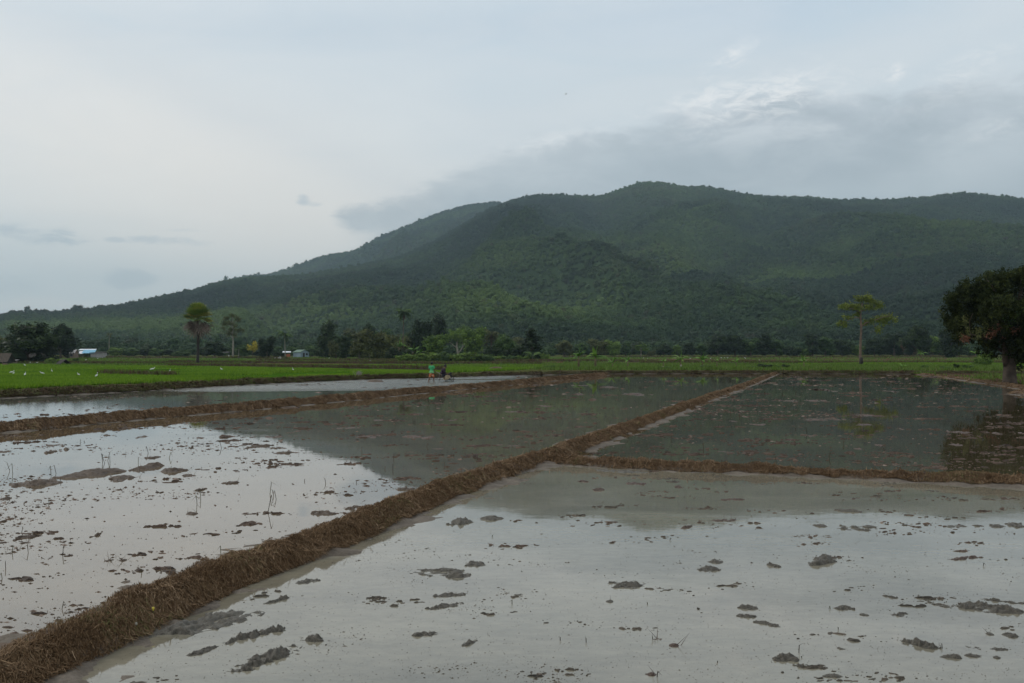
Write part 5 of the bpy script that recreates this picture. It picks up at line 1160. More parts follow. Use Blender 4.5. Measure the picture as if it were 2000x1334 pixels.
# ---- the feathery tall tree
def airy():
    px, base = 455, 698; Y = Yof(base); k = Y / F
    e = empty('tree', (W(px, Y), Y, float(gz(Y)))); tag(e, 'tall feathery tree with a thin pale trunk right of the fan palm', 'tree')
    P = lambda x_, y_: (x_ - px) * k; 
    tb = MB(); zz = lambda py: (base - py) * k
    tb.tube([(0, 0, -.3), (.1, 0, zz(670)), (-.2, 0, zz(645)), (0, 0, zz(620))], [.42, .32, .24, .1], 8)
    lob = []
    r = np.random.default_rng(3)
    for (cx, cy_, rx, ry) in [(455, 617, 9, 4), (443, 622, 7, 4), (465, 624, 7, 5), (449, 632, 11, 5), (462, 637, 6, 4), (439, 631, 4, 7), (452, 644, 9, 4), (468, 645, 7, 4), (446, 652, 7, 4), (460, 654, 6, 5), (474, 646, 4, 3), (437, 642, 3, 4)]:
        yy = r.uniform(-1.5, 1.5); lob.append(((cx - px) * k, yy, zz(cy_), rx * k, ry * k)); tb.tube([(0, 0, zz(cy_ + 10)), ((cx - px) * k * .5, yy * .5, zz(cy_ + 4)), ((cx - px) * k, yy, zz(cy_))], [.12, .08, .03], 5)
    tb.build('trunk', M_BARKP, e)
    V, f, t = shell(lob, 3200, .22, .10, 9, .1, jit=.8); mb = MB(); mb.add(V, f4=f, r=t); mb.build('crown', LM['olive'], e)
airy()

# ---- white trunked tree in the grove, yellow croton
def branchy(px, base, trunkpts, lobes, leaf, bark, label, n_, size, name='tree', grp=None, cl=.08, depth=1.6, cat='tree', rad=1.0, extra=None, inner=.15, corek=0):
    Y = Yof(base); k = Y / F; e = empty(name, (W(px, Y), Y, float(gz(Y)))); tag(e, label, cat, grp)
    r = np.random.default_rng(int(px)); tb = MB(); zz = lambda py: (base - py) * k
    for pts, r0, r1 in trunkpts:
        y_ = np.cumsum(np.concatenate([[0], r.uniform(-.35, .35, len(pts) - 1)])); q = np.array([((a - px) * k, yy, zz(b_)) for (a, b_), yy in zip(pts, y_)])
        tb.tube(q, np.linspace(r0, r1, len(pts)) * k, 8)
    tb.build('trunk', bark, e, smooth=True)
    lb = [((a - px) * k, r.uniform(-depth, depth) * w * k * .8, zz(b_), w * k, h_ * k) for a, b_, w, h_ in lobes]
    mb = core(lb, corek, n_=9, r=.12) if corek else MB()
    V, f, t = shell(lb, n_, size, cl, int(px), inner, jit=.7); mb.add(V, f4=f, r=t); mb.build('crown', LM[leaf], e)
    if extra: extra(e, k, zz)
    return e
branchy(895, 698, [([(895, 699), (894, 688), (892, 676), (893, 666)], 2.3, 1.2), ([(895, 690), (900, 684), (904, 676), (902, 664)], 1.2, .7), ([(893, 680), (885, 674), (878, 668)], .9, .5), ([(903, 680), (911, 668), (913, 660)], .6, .4), ([(893, 670), (897, 658), (900, 652)], .8, .4)],
 [(893, 654, 14, 7), (878, 658, 11, 6), (908, 655, 10, 7), (886, 648, 8, 4), (902, 647, 8, 4), (872, 666, 8, 5), (914, 664, 8, 6), (895, 662, 12, 5)], 'light', M_BARKP, 'light green tree with a forked white trunk', 2600, .26)
branchy(492, 699, [([(493, 699), (493, 688), (497, 680)], .8, .4)], [(498, 673, 5, 4), (488, 678, 5, 3), (495, 681, 6, 4), (486, 681, 4, 2), (500, 678, 3, 4)], 'yellow', M_BARK, 'small tree with yellow leaves by the village houses', 380, .32, cl=.2)
# lone tall tree on the right
def bark_base(e, k, zz):
    mb = MB(); mb.tube([(-.05, 0, -.25), (0, 0, 9 * k), (.02, 0, 16 * k)], [.46, .345, .31], 10); mb.build('scorched_base', M_BARKD, e, smooth=True)
M_LTR = simple('reddish_bark', (.20, .13, .10), .9, .3, 2)
LM['lone'] = rndmat('leaf_lone', [(0, (.075, .10, .014)), (.5, (.16, .20, .026)), (1, (.30, .33, .045))], .6, (.5, .25), .3, .15)
LONE_T = [([(1682, 715), (1681, 700), (1681, 670), (1682, 640), (1680, 615), (1683, 592)], 2.9, 1.3), ([(1681, 640), (1690, 631), (1704, 627), (1722, 620), (1738, 617)], 1.4, .4), ([(1681, 622), (1670, 620), (1656, 626), (1642, 632)], 1.0, .4), ([(1681, 612), (1668, 604), (1650, 600)], 1.0, .4), ([(1682, 608), (1698, 602), (1716, 598)], 1.0, .4), ([(1704, 627), (1710, 640), (1714, 652)], .5, .3)]
LONE_L = [(1690, 583, 17, 9), (1677, 584, 9, 7), (1703, 588, 10, 7), (1660, 598, 16, 7), (1644, 599, 8, 5), (1675, 600, 14, 7), (1697, 600, 13, 7), (1714, 596, 12, 8), (1654, 620, 12, 5), (1643, 631, 8, 6), (1676, 615, 8, 5), (1692, 631, 10, 4), (1702, 627, 8, 5), (1722, 622, 13, 7), (1738, 620, 11, 6), (1746, 625, 5, 5), (1731, 630, 7, 5), (1714, 645, 4, 9), (1652, 633, 4, 4), (1720, 639, 3, 4)]
branchy(1682, 714, LONE_T, LONE_L, 'lone', M_LTR, 'tall lone tree with layered bright green crown on a bare trunk', 4600, .19, cl=.10, extra=bark_base, depth=.7)

# ---- big dark tree at the right edge
def big_tree():
    Y = 71.5; k = Y / F; px, base = 1972, 750
    e = empty('tree', (W(px, Y), Y, .05)); tag(e, 'big dark mango tree on the shore at the right edge', 'tree')
    zz = lambda py: (base - py) * k; xx = lambda q: (q - px) * k; r = np.random.default_rng(12); tb = MB()
    tb.tube([(0, 0, -.3), (0, 0, .25), (-.02, 0, zz(725)), (.04, 0, zz(706)), (.15, .1, zz(690))], [.60, .50, .43, .42, .36], 14)
    def br(pts, r0, r1, y1=0):
        q = np.array([(xx(a), y1 * i / (len(pts) - 1), zz(b_)) for i, (a, b_) in enumerate(pts)]); tb.tube(q, np.linspace(r0, r1, len(pts)), 8)
    br([(1966, 715), (1960, 702), (1956, 686), (1950, 672), (1938, 650)], .24, .10, -1.0); br([(1974, 712), (1984, 690), (2000, 660), (2020, 620)], .30, .10, .8); br([(1972, 706), (1974, 670), (1982, 620), (1990, 560)], .30, .07, -.5)
    br([(1956, 686), (1930, 668), (1905, 660), (1880, 655), (1862, 655)], .12, .03, -2.2); br([(1900, 660), (1884, 648), (1874, 628), (1870, 615)], .05, .02, -2.4); br([(1880, 655), (1868, 668), (1856, 672)], .03, .015, -2.4)
    br([(1975, 640), (1950, 600), (1925, 565), (1905, 548)], .16, .03, -1.7); br([(1982, 620), (2010, 580), (2030, 540)], .16, .04, 1.5); br([(1960, 590), (1940, 576), (1915, 570)], .05, .02, -1.9)
    br([(1985, 600), (1984, 570), (1978, 545), (1970, 530)], .07, .02, -1.8); br([(2000, 590), (1992, 555), (1996, 530)], .06, .02, -1.9); br([(1976, 690), (1990, 650), (1960, 620)], .2, .05, 3)
    tb.build('trunk', M_MANGO, e, smooth=True)
    L = [(1975, 620, 62, 52, 0), (1905, 590, 42, 38, -.5), (1885, 570, 30, 25, -.8), (1925, 560, 35, 25, -1.2), (1960, 548, 34, 22, -1), (1998, 548, 40, 26, -.5), (2040, 575, 50, 45, 0), (2060, 630, 55, 50, 0), (1866, 590, 22, 26, .2), (1868, 615, 22, 22, .8), (1890, 628, 34, 24, 1.5),
         (1930, 640, 36, 28, -1.5), (1985, 660, 44, 30, -1.5), (1960, 600, 50, 40, 2.4), (2000, 620, 60, 50, -2.5), (1920, 610, 40, 34, -2.6), (2010, 680, 36, 22, 0), (1950, 665, 26, 20, 1), (1985, 535, 22, 15, -1.8), (2020, 540, 26, 16, 1), (1850, 585, 10, 14, -.5), (1935, 545, 20, 13, -.5), (2050, 680, 40, 24, 0), (1990, 700, 22, 12, -.8), (1922, 672, 26, 18, -.6), (2004, 702, 34, 20, .6), (1946, 690, 15, 13, .9), (1905, 655, 26, 20, 1.2), (1880, 640, 24, 20, .6), (1868, 632, 20, 20, -.6), (1935, 655, 26, 24, -.4), (1975, 680, 30, 22, -1), (2040, 700, 34, 18, -.5)]
    lob = [(xx(a), d, zz(b_), w * k, h_ * k) for a, b_, w, h_, d in L]
    mb = core([(q[0], max(q[1], -.3), q[2], q[3] * .5, q[4] * .5) for q in lob[:8] + lob[13:15]], 1.0, n_=10, r=.05)
    V, f, t = shell(lob, 54000, .105, .06, 5, .50, jit=.6, aspect=.42); mb.add(V, f4=f, r=t); mb.build('crown', LM['mango'], e)
    # thin leafy sprays on the lower left, mostly bare
    sp = [(xx(a), -2.3, zz(b_), w * k, h_ * k) for a, b_, w, h_ in [(1862, 650, 18, 18), (1880, 660, 18, 12), (1856, 630, 12, 14), (1890, 645, 16, 14)]]
    V, f, t = shell(sp, 500, .08, .12, 6, .1, jit=.9, aspect=.4); mb = MB(); mb.add(V, f4=f, r=t); tag(mb.build('sprays', LM['olive'], e), 'thin straggling leafy sprays')
    dd = [(xx(a), -2.5, zz(b_), w * k, h_ * k) for a, b_, w, h_ in [(1913, 642, 6, 9), (1900, 655, 6, 4), (1945, 647, 5, 4), (1956, 642, 4, 3), (1925, 661, 5, 5), (1962, 632, 4, 3), (1855, 663, 6, 5), (1936, 624, 5, 4)]]
    V, f, t = shell(dd, 380, .11, .08, 7, .1, jit=.9, aspect=.3); mb = MB(); mb.add(V, f4=f, r=t); tag(mb.build('dry_leaves', LM['rust'], e), 'rust coloured clusters of dead leaves')
    nl = [(xx(a), -2.6, zz(b_), w * k, h_ * k) for a, b_, w, h_ in [(1945, 616, 9, 12), (1938, 628, 8, 8), (1955, 606, 7, 5)]]
    V, f, t = shell(nl, 500, .12, .08, 8, .1, jit=.9, aspect=.35); mb = MB(); mb.add(V, f4=f, r=t); tag(mb.build('young_leaves', LM['fresh'], e), 'fresh green young leaves')
M_MANGO = simple('mottled_bark', (.105, .078, .058), .9, .55, 1.8)
LM['mango'] = rndmat('leaf_mango', [(0, (.012, .020, .006)), (.5, (.030, .042, .011)), (1, (.075, .090, .022))], .85, (.6, .5), .12, .08)
LM['rust'] = rndmat('leaf_rust', [(0, (.10, .04, .02)), (1, (.30, .14, .08))], .9); LM['fresh'] = rndmat('leaf_fresh', [(0, (.05, .12, .02)), (1, (.12, .24, .04))], .6, None, .3, .1)
big_tree()

# ---- banana plants
def banana(px, base, top, wpx, label, n_=8, leaf='banana', up=(.5, 1.35), seed=0, pale=.0, grp='banana plants on the field bank', stem=.5):
    Y = Yof(base); Y = max(Y, float(Yedge(px)) + .9); k = Y / F; H_ = (base - top) * k; e = empty('banana_plant', (W(px, Y), Y, float(gz(Y)))); tag(e, label, 'banana plant', grp)
    r = np.random.default_rng(seed + int(px)); L = max(wpx * k * .62, H_ * .45); zt = H_ * stem; tb = MB(); tb.tube([(0, 0, -.1), (.02, 0, zt * .6), (0, .02, zt)], [H_ * .05, H_ * .04, H_ * .022], 8); tb.build('stem', LM['bstem'], e, smooth=True)
    mb = MB()
    for j in range(n_):
        a = j * 2.4 + r.uniform(-.5, .5); e0 = r.uniform(*up); l = L * r.uniform(.7, 1.1); dr = r.uniform(.8, 2.0); t = np.linspace(0, 1, 9)
        if j == 0: e0 = 1.45; dr = .15; l = (H_ - zt) * 1.05
        an = e0 - dr * t ** 1.5; dx = np.concatenate([[0], np.cumsum(np.cos(an[1:])) / 8 * l]); dz = np.concatenate([[0], np.cumsum(np.sin(an[1:])) / 8 * l])
        C = np.stack([np.cos(a) * dx, np.sin(a) * dx, zt + dz], -1); s_ = np.array([-np.sin(a), np.cos(a), 0]); w = l * .15 * np.sin(np.clip(t * 1.05 + .08, 0, 1) * 3.1) ** .6 * (t > .12)
        nn = np.array([0, 0, 1.]); Lf = C + s_ * w[:, None] - nn * w[:, None] * .45; Rt = C - s_ * w[:, None] - nn * w[:, None] * .45
        Lf += r.normal(0, .012 * l, Lf.shape); V = np.concatenate([Lf, C, Rt]); f = []
        for q in range(8): f += [(q, q + 1, 9 + q + 1, 9 + q), (9 + q, 9 + q + 1, 18 + q + 1, 18 + q)]
        mb.add(V, f4=f, r=np.clip(r.uniform(.1, .8) + pale, 0, 1))
    mb.build('leaves', LM[leaf], e)
LM['bstem'] = simple('banana_stem', (.16, .12, .06), .8, .4, 4)
for a in [(1130, 721, 671, 30, 'first tall banana plant of the row, slim with arching leaves', 7), (1163, 721, 672, 46, 'second tall banana plant with wide drooping leaves and a thick brown stem', 9), (1196, 721, 696, 26, 'short spiky banana plant right of the two tall ones', 7), (1226, 720, 688, 22, 'banana plant with one broad upright leaf', 6), (1261, 711, 699, 10, 'tiny pale banana sucker far in the grass', 4), (1296, 720, 691, 22, 'pale banana plant behind a stump', 6),
          (1329, 720, 685, 34, 'large bright banana plant with two upright leaves', 8), (1372, 720, 688, 32, 'dark based banana plant with twin upright leaves', 10), (1400, 720, 691, 14, 'thin banana plant with a bent top', 4), (1438, 720, 695, 22, 'thin banana plant with sparse hanging leaves', 5), (1570, 721, 690, 30, 'banana plant standing apart left of the lone tree', 7), (1763, 722, 712, 24, 'bright yellow green low banana sucker on the right bank', 7), (1518, 721, 708, 10, 'small banana sucker beside the dark shrub', 4), (1385, 715, 700, 14, 'small banana plant behind the dark based one', 5)]:
    banana(*a[:5], n_=a[5], up=(.3, 1.4), pale=.25 if 'bright' in a[4] or 'pale' in a[4] else 0)
for a in [(806, 703, 668, 30, 'banana plant in the grove left of the big dark tree', 9), (838, 702, 664, 34, 'large banana clump in the middle of the grove', 11), (822, 703, 674, 26, 'banana plant low in the grove', 8), (793, 706, 684, 20, 'pale banana leaves beside the leafy mound', 6), (779, 701, 654, 26, 'tall banana behind the slender palm trunk', 8), (1015, 703, 672, 26, 'banana beside the thin pale stem near the grove end', 7), (1800, 699, 684, 24, 'banana plant low at the forest edge near the bamboo', 7), (1905, 700, 682, 26, 'banana plant under the big tree crown', 7)]:
    banana(*a[:5], n_=a[5], grp='banana plants among the trees')
# stump and pale posts
# ------------------------------------------------------------------ houses and huts
M_THATCH = simple('thatch', (.10, .078, .06), .95, .4, 3); M_TINW = simple('white_tin', (.80, .82, .85), .5, .12, .8); M_TINB = simple('blue_tin', (.20, .50, .68), .5, .2, .8); M_TING = simple('grey_tin', (.34, .32, .31), .6, .2, .8)
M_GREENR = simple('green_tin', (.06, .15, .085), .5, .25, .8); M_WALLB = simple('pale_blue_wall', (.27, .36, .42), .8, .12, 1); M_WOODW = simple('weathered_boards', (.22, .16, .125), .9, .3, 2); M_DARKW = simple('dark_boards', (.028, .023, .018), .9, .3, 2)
M_ORANGE = simple('orange_cloth', (.45, .14, .06), .8, .2, 1); M_WHITE = simple('white_paint', (.7, .71, .7), .7, .1, 2); M_GLASS = simple('window_dark', (.02, .025, .03), .2, .1, 1)
def hut(name, px, base, w, d, hw, hr, label, wall, roof, ridge='x', rz=0.0, over=.35, cat='house', open_=False, door=True, grp=None, zoff=0.0):
    Y = Yof(base); e = empty(name, (W(px, Y), Y, float(gz(Y)) - .05 + zoff), rz); tag(e, label, cat, grp)
    if open_:
        for sx_ in (-1, 1):
            for sy_ in (-1, 1):
                p = MB(); p.tube([(sx_ * (w / 2 - .08), sy_ * (d / 2 - .08), 0), (sx_ * (w / 2 - .08), sy_ * (d / 2 - .08), hw + .1)], [.06, .05], 6); p.build('post', M_WOODW, e)
    else:
        b = MB(); b.box(-w / 2, w / 2, -d / 2, d / 2, 0, hw)
        if ridge == 'x':
            for s_ in (-1, 1): b.add([(s_ * w / 2, -d / 2, hw + .002), (s_ * w / 2, d / 2, hw + .002), (s_ * w / 2, 0, hw + hr * .97)], f3=[(0, 1, 2)])
        else:
            for s_ in (-1, 1): b.add([(-w / 2, s_ * d / 2, hw + .002), (w / 2, s_ * d / 2, hw + .002), (0, s_ * d / 2, hw + hr * .97)], f3=[(0, 1, 2)])
        b.build('wall', wall, e)
        if door:
            q = MB(); q.box(-w * .12 - .4, -w * .12 + .4, -d / 2 - .04, -d / 2 - .003, 0, min(1.9, hw * .85)); q.build('door', M_DARKW, e)
            q = MB(); q.box(w * .22 - .4, w * .22 + .4, -d / 2 - .04, -d / 2 - .003, hw * .4, hw * .78); q.build('window', M_GLASS, e)
    rf = MB(); T = .07
    if ridge == 'x':
        sl = hr / (d / 2); o_ = over
        for s_ in (-1, 1):
            y0, z0, z1 = s_ * (d / 2 + o_), hw - sl * o_, hw + hr
            rf.add([(-w / 2 - o_, y0, z0), (w / 2 + o_, y0, z0), (w / 2 + o_, 0, z1), (-w / 2 - o_, 0, z1), (-w / 2 - o_, y0, z0 + T), (w / 2 + o_, y0, z0 + T), (w / 2 + o_, 0, z1 + T), (-w / 2 - o_, 0, z1 + T)],
                   f4=[(0, 1, 2, 3), (4, 5, 6, 7), (0, 1, 5, 4), (0, 3, 7, 4), (1, 2, 6, 5)])
    else:
        sl = hr / (w / 2); o_ = over
        for s_ in (-1, 1):
            x0, z0, z1 = s_ * (w / 2 + o_), hw - sl * o_, hw + hr
            rf.add([(x0, -d / 2 - o_, z0), (x0, d / 2 + o_, z0), (0, d / 2 + o_, z1), (0, -d / 2 - o_, z1), (x0, -d / 2 - o_, z0 + T), (x0, d / 2 + o_, z0 + T), (0, d / 2 + o_, z1 + T), (0, -d / 2 - o_, z1 + T)],
                   f4=[(0, 1, 2, 3), (4, 5, 6, 7), (0, 1, 5, 4), (0, 3, 7, 4), (1, 2, 6, 5)])
    rf.build('roof', roof, e); return e
def pent(name, px, base, w, d, h0, h1, label, wall, roof, rz=0.0, cat='shed', grp=None):
    """single slope roof on posts or boards; h0 front height, h1 back height"""
    Y = Yof(base); e = empty(name, (W(px, Y), Y, float(gz(Y)) - .05), rz); tag(e, label, cat, grp)
    if wall: b = MB(); b.box(-w / 2, w / 2, -d / 2, d / 2, 0, min(h0, h1) - .02); b.build('wall', wall, e)
    else:
        for sx_ in (-1, 1):
            for sy_, hh in ((-1, h0), (1, h1)): p = MB(); p.tube([(sx_ * (w / 2 - .1), sy_ * (d / 2 - .1), 0), (sx_ * (w / 2 - .1), sy_ * (d / 2 - .1), hh)], [.06, .05], 6); p.build('post', M_WOODW, e)
    o_ = .3; rf = MB(); T = .06
    rf.add([(-w / 2 - o_, -d / 2 - o_, h0), (w / 2 + o_, -d / 2 - o_, h0), (w / 2 + o_, d / 2 + o_, h1), (-w / 2 - o_, d / 2 + o_, h1), (-w / 2 - o_, -d / 2 - o_, h0 + T), (w / 2 + o_, -d / 2 - o_, h0 + T), (w / 2 + o_, d / 2 + o_, h1 + T), (-w / 2 - o_, d / 2 + o_, h1 + T)],
           f4=[(0, 1, 2, 3), (4, 5, 6, 7), (0, 1, 5, 4), (3, 2, 6, 7), (0, 3, 7, 4), (1, 2, 6, 5)]); rf.build('roof', roof, e); return e
hut('house', 588, 697.5, 3.6, 6.5, 2.0, .9, 'small house with green tin roof and pale blue gable', M_WALLB, M_GREENR, 'y', R(38), .3)
pent('lean_to', 560, 697.5, 2.6, 3.0, 1.8, 2.3, 'white roofed lean-to at the left of the green roofed house', None, M_TINW, R(10))
c_ = MB(); c_.box(-.7, .7, -.05, .05, .2, 1.3); q = c_.build('cloth', M_ORANGE); Yq = Yof(698.3); q.location = (W(563, Yq), Yq, float(gz(Yq))); tag(q, 'orange cloth hanging by the white roofed lean-to', 'cloth')
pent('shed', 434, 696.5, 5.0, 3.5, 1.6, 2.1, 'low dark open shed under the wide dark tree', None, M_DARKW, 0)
pent('shed', 645, 698, 3.2, 2.0, 1.3, 1.7, 'low grey shelter at the foot of the tall dark tree', None, M_TING, 0)
hut('house', 140, 700, 3.1, 3.4, 1.9, 1.1, 'small board house with grey tin roof right of the big trees', M_WOODW, M_TING, 'x', 0, .3)
pent('shed', 160, 699, 3.0, 3.2, 1.5, 2.5, 'shed with a white tin roof between the board house and the blue roof', None, M_TINW, R(-12))
pent('shed', 174, 699, 3.6, 3.6, 1.7, 2.9, 'shed with a bright blue tin roof', None, M_TINB, R(14))
pent('shed', 171, 698, 5.6, 1.6, 2.75, 3.2, 'long white roof strip showing above the blue tin roof', None, M_TINW, R(4))
pent('shed', 193, 699, 4.6, 3.0, 1.9, 2.2, 'pale lean-to with a dark sloping roof, rightmost of the left houses', M_TING, M_DARKW, R(-6))
hut('hut', 4, 712, 3.0, 2.6, 1.05, 1.3, 'thatched hut at the left edge with a sagging roof', M_DARKW, M_THATCH, 'x', 0, .5, 'hut', door=False)
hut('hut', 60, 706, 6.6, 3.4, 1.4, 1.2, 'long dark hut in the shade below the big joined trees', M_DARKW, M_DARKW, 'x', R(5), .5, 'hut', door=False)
pent('crate', 26, 711, 1.4, 1.0, .8, .95, 'pale box shaped shelter between the thatched hut and the dark hut', M_WOODW, M_TING, R(8), 'shelter')
hut('field_shelter', 124, 712.5, 1.9, 1.6, .35, .75, 'small slanting roof shelter at the back of the egret field', M_WOODW, M_DARKW, 'y', R(50), .3, 'shelter', open_=True)
def post(px, base, top, r0, mat, label, lean=(0, 0), name='post', grp=None):
    Y = Yof(base); H_ = (base - top) / F * Y; mb = MB(); mb.tube([(0, 0, -.1), (lean[0] * .5, lean[1] * .5, H_ * .5), (lean[0], lean[1], H_)], [r0, r0 * .9, r0 * .7], 7)
    o = mb.build(name, mat, smooth=True); o.location = (W(px, Y), Y, float(gz(Y))); return tag(o, label, 'post', grp)
post(8, 713, 695, .05, M_WOODW, 'thin leaning pole at the left edge hut', (-1.2, 0), 'pole')
post(466, 703, 695, .08, M_DARKW, 'short dark post in the far field, left of two')
post(501, 703, 696, .07, M_DARKW, 'short dark post in the far field, right of two')
post(447, 700, 693, .12, M_WHITE, 'pale short post near the feathery tree trunk')
post(547, 702, 696, .12, M_WHITE, 'pale short post before the green roofed house')
post(1295, 721, 715, .16, simple('pink_stump', (.35, .25, .2), .9), 'pale cut stump below the pale banana plant', name='stump')
post(1330, 721, 712, .14, M_BARKP, 'short pale stump under the large bright banana plant', name='stump')
# heap of soil at the left edge path
def mound(px, base, w, h, mat, label, name='mound', cat='mound'):
    Y = Yof(base) if base < 730 else CAM * F / (base - H0); U, Vv = np.meshgrid(np.linspace(-1, 1, 22), np.linspace(-1, 1, 14)); r2 = U * U + Vv * Vv
    z = h * np.maximum(1 - r2, -.1) * (1 + .5 * fbm(U * 3 + px, Vv * 3, 4, 3)); V = np.stack([U * w / 2, Vv * w * .35, z], -1).reshape(-1, 3)
    o = mesh_np(name, V, grid_faces(14, 22), mat, smooth=True); o.location = (W(px, Y), Y, float(gz(Y)) if base < 730 else -.02); return tag(o, label, cat)
mound(10, 714.5, 1.6, .45, M_BANK, 'small heap of soil below the leaning pole')
mound(733, 745.5, 1.5, .22, M_MUDB, 'dark mud heap in the ploughed strip left of the farmer')
mound(966, 723.5, 3.2, .4, M_BANK, 'brown soil heap on the bank right of the tractor')
# pale tuft on the bank (straw wisp)
def tuft(px, base, h, label, mat):
    Y = Yof(base); Y = max(Y, float(Yedge(px)) + .2); X0 = W(px, Y); k = 70; V, f, r = blades(np.zeros(k) + rng.normal(0, .10, k), rng.normal(0, .1, k), np.zeros(k), np.full(k, h), np.full(k, .05), 1, .5)
    o = mesh_np('straw_tuft', V, [f], mat, rnd=r); o.location = (X0, Y, .28); return tag(o, label, 'tuft')
M_PALE = rndmat('pale_straw', [(0, (.25, .22, .2)), (1, (.5, .46, .42))], .9)
tuft(701, 735, .45, 'pale bleached tuft on the far bank left of the farmer', M_PALE)

# small yellow flower and pale shell on the near straw bank
def on_bank(px, py):
    best = None
    for d in np.linspace(6, 12, 240):
        x_ = W(px, d); zz_ = CAM + (H0 - py) / F * d
        i = np.argmin((bkA.P[:, 0] - x_) ** 2 + (bkA.P[:, 1] - d) ** 2); c_ = float((np.array([x_, d]) - bkA.P[i]) @ bkA.Nn[i])
        if float(bkA.h(np.array(c_), np.array(x_), np.array(d))) >= zz_: return x_, d, zz_
    return W(px, 8), 8, .2
x_, y_, z_ = on_bank(303, 1200); e = empty('flower', (x_, y_ - .03, z_ + .01)); tag(e, 'tiny yellow flower on the straw bank', 'flower')
mb = MB(); mb.tube([(0, 0, -.02), (0, -.01, .02), (0, -.012, .035)], [.002, .002, .0015], 5); mb.build('stem', LM['mid'], e)
mb = MB(); mb.lathe([(.0, .028), (.006, .032), (.010, .045), (.009, .056), (0, .060)], 8, at=(0, -.012, 0)); mb.build('petals', simple('yellow_petal', (.75, .62, .08), .6, .1), e, smooth=True)
x_, y_, z_ = on_bank(269, 1222); mb = MB(); mb.lathe([(0, -.02), (.010, -.012), (.013, 0), (.010, .014), (0, .024)], 8); o = mb.build('shell', simple('pale_shell', (.5, .46, .38), .6), smooth=True); o.location = (x_, y_ - .04, z_ + .02); o.rotation_euler = (.4, .5, 0); tag(o, 'pale snail shell on the straw bank below the flower', 'shell')

# ------------------------------------------------------------------ egrets
M_EGRET = simple('white_feathers', (.82, .82, .79), .8, .05, 8); M_BEAK = simple('yellow_beak', (.55, .38, .08), .5); M_LEG = simple('dark_legs', (.05, .05, .04), .6)
def egret(pose):
    """cattle egret about half a metre tall, facing +x"""
    e = empty('egret'); mb = MB()
    if pose == 'tall':   body = [(-.20, 0, .17), (-.13, 0, .22), (-.03, 0, .27), (.05, 0, .31), (.075, 0, .36), (.05, 0, .42), (.045, 0, .48), (.07, 0, .525), (.095, 0, .53)]; R_ = [.008, .045, .068, .055, .032, .022, .020, .028, .016]; bk = [(.095, 0, .53), (.165, 0, .518)]
    elif pose == 'lean': body = [(-.28, 0, .20), (-.18, 0, .235), (-.06, 0, .265), (.05, 0, .28), (.11, 0, .30), (.15, 0, .34), (.17, 0, .385), (.20, 0, .405), (.225, 0, .40)]; R_ = [.008, .040, .065, .058, .034, .022, .020, .027, .016]; bk = [(.22, 0, .40), (.29, 0, .38)]
    else:                body = [(-.23, 0, .17), (-.15, 0, .21), (-.04, 0, .25), (.05, 0, .275), (.09, 0, .315), (.075, 0, .36), (.085, 0, .40), (.115, 0, .43), (.14, 0, .43)]; R_ = [.008, .045, .070, .060, .034, .023, .021, .028, .016]; bk = [(.135, 0, .43), (.205, 0, .415)]
    mb.tube(body, np.array(R_) * 1.12, 10); mb.build('body', M_EGRET, e, smooth=True)
    b = MB(); b.tube([bk[0], bk[1]], [.011, .002], 6); b.build('beak', M_BEAK, e)
    for s_, dx in ((-1, -.02), (1, .035)):
        l = MB(); l.tube([(-.02, s_ * .022, .22), (-.01 + dx * .4, s_ * .022, .12), (-.01 + dx, s_ * .022, 0)], [.010, .007, .006], 5); l.build('leg', M_LEG, e)
    return e
EG = {}
def put_egret(px, base, hp, pose, rz, label, grp):
    if pose not in EG: e = EG[pose] = egret(pose)
    else:
        e0 = EG[pose]; e = e0.copy(); col.objects.link(e)
        for ch in e0.children: c_ = ch.copy(); col.objects.link(c_); c_.parent = e
    Y = max(Yof(base) if base < 729 else CAM * F / (base - H0) * .93, float(Yedge(px)) + 1.2); hs = {'tall': .56, 'lean': .42, 'walk': .46}[pose]
    s_ = hp / F * Y / hs; e.location = (W(px, Y), Y, float(gz(Y)) + .16); e.scale = (s_,) * 3; e.rotation_euler = (0, 0, R(rz)); tag(e, label, 'egret', grp)
g1 = 'white egrets in the young rice'; g2 = 'white egrets on the far fields'
for a in [(23, 735, 8, 'lean', 5, 'egret leaning low toward its neighbour at the left end of the rice', g1), (27, 736, 9, 'tall', 80, 'upright egret touching the leaning one at the left end', g1), (49, 740, 10, 'walk', 95, 'plump egret seen from behind, third from the left', g1), (82, 737, 8, 'lean', 180, 'egret stretched out flat facing left', g1), (101, 731, 8, 'tall', 150, 'slim egret right above the stretched one', g1), (153, 739, 8, 'walk', 165, 'egret walking left in the middle of the rice', g1),
          (189, 743, 12, 'tall', 60, 'tallest and nearest egret of the rice field', g1), (48, 718, 6, 'walk', 160, 'small egret further back on the left', g1), (59, 711.6, 4, 'walk', 90, 'tiny egret at the back edge of the rice, left of two', g1), (73, 711.6, 3.5, 'lean', 0, 'tiny egret at the back edge of the rice, right of two', g1), (298, 729, 9, 'lean', 40, 'slanting egret by the weedy strip', g1), (332, 730, 7, 'tall', 80, 'slim egret right of the slanting one', g1), (432, 727, 7, 'walk', 160, 'egret right of the fan palm', g1), (572, 728, 8, 'tall', 150, 'egret alone in the right part of the rice', g1)]: put_egret(*a)
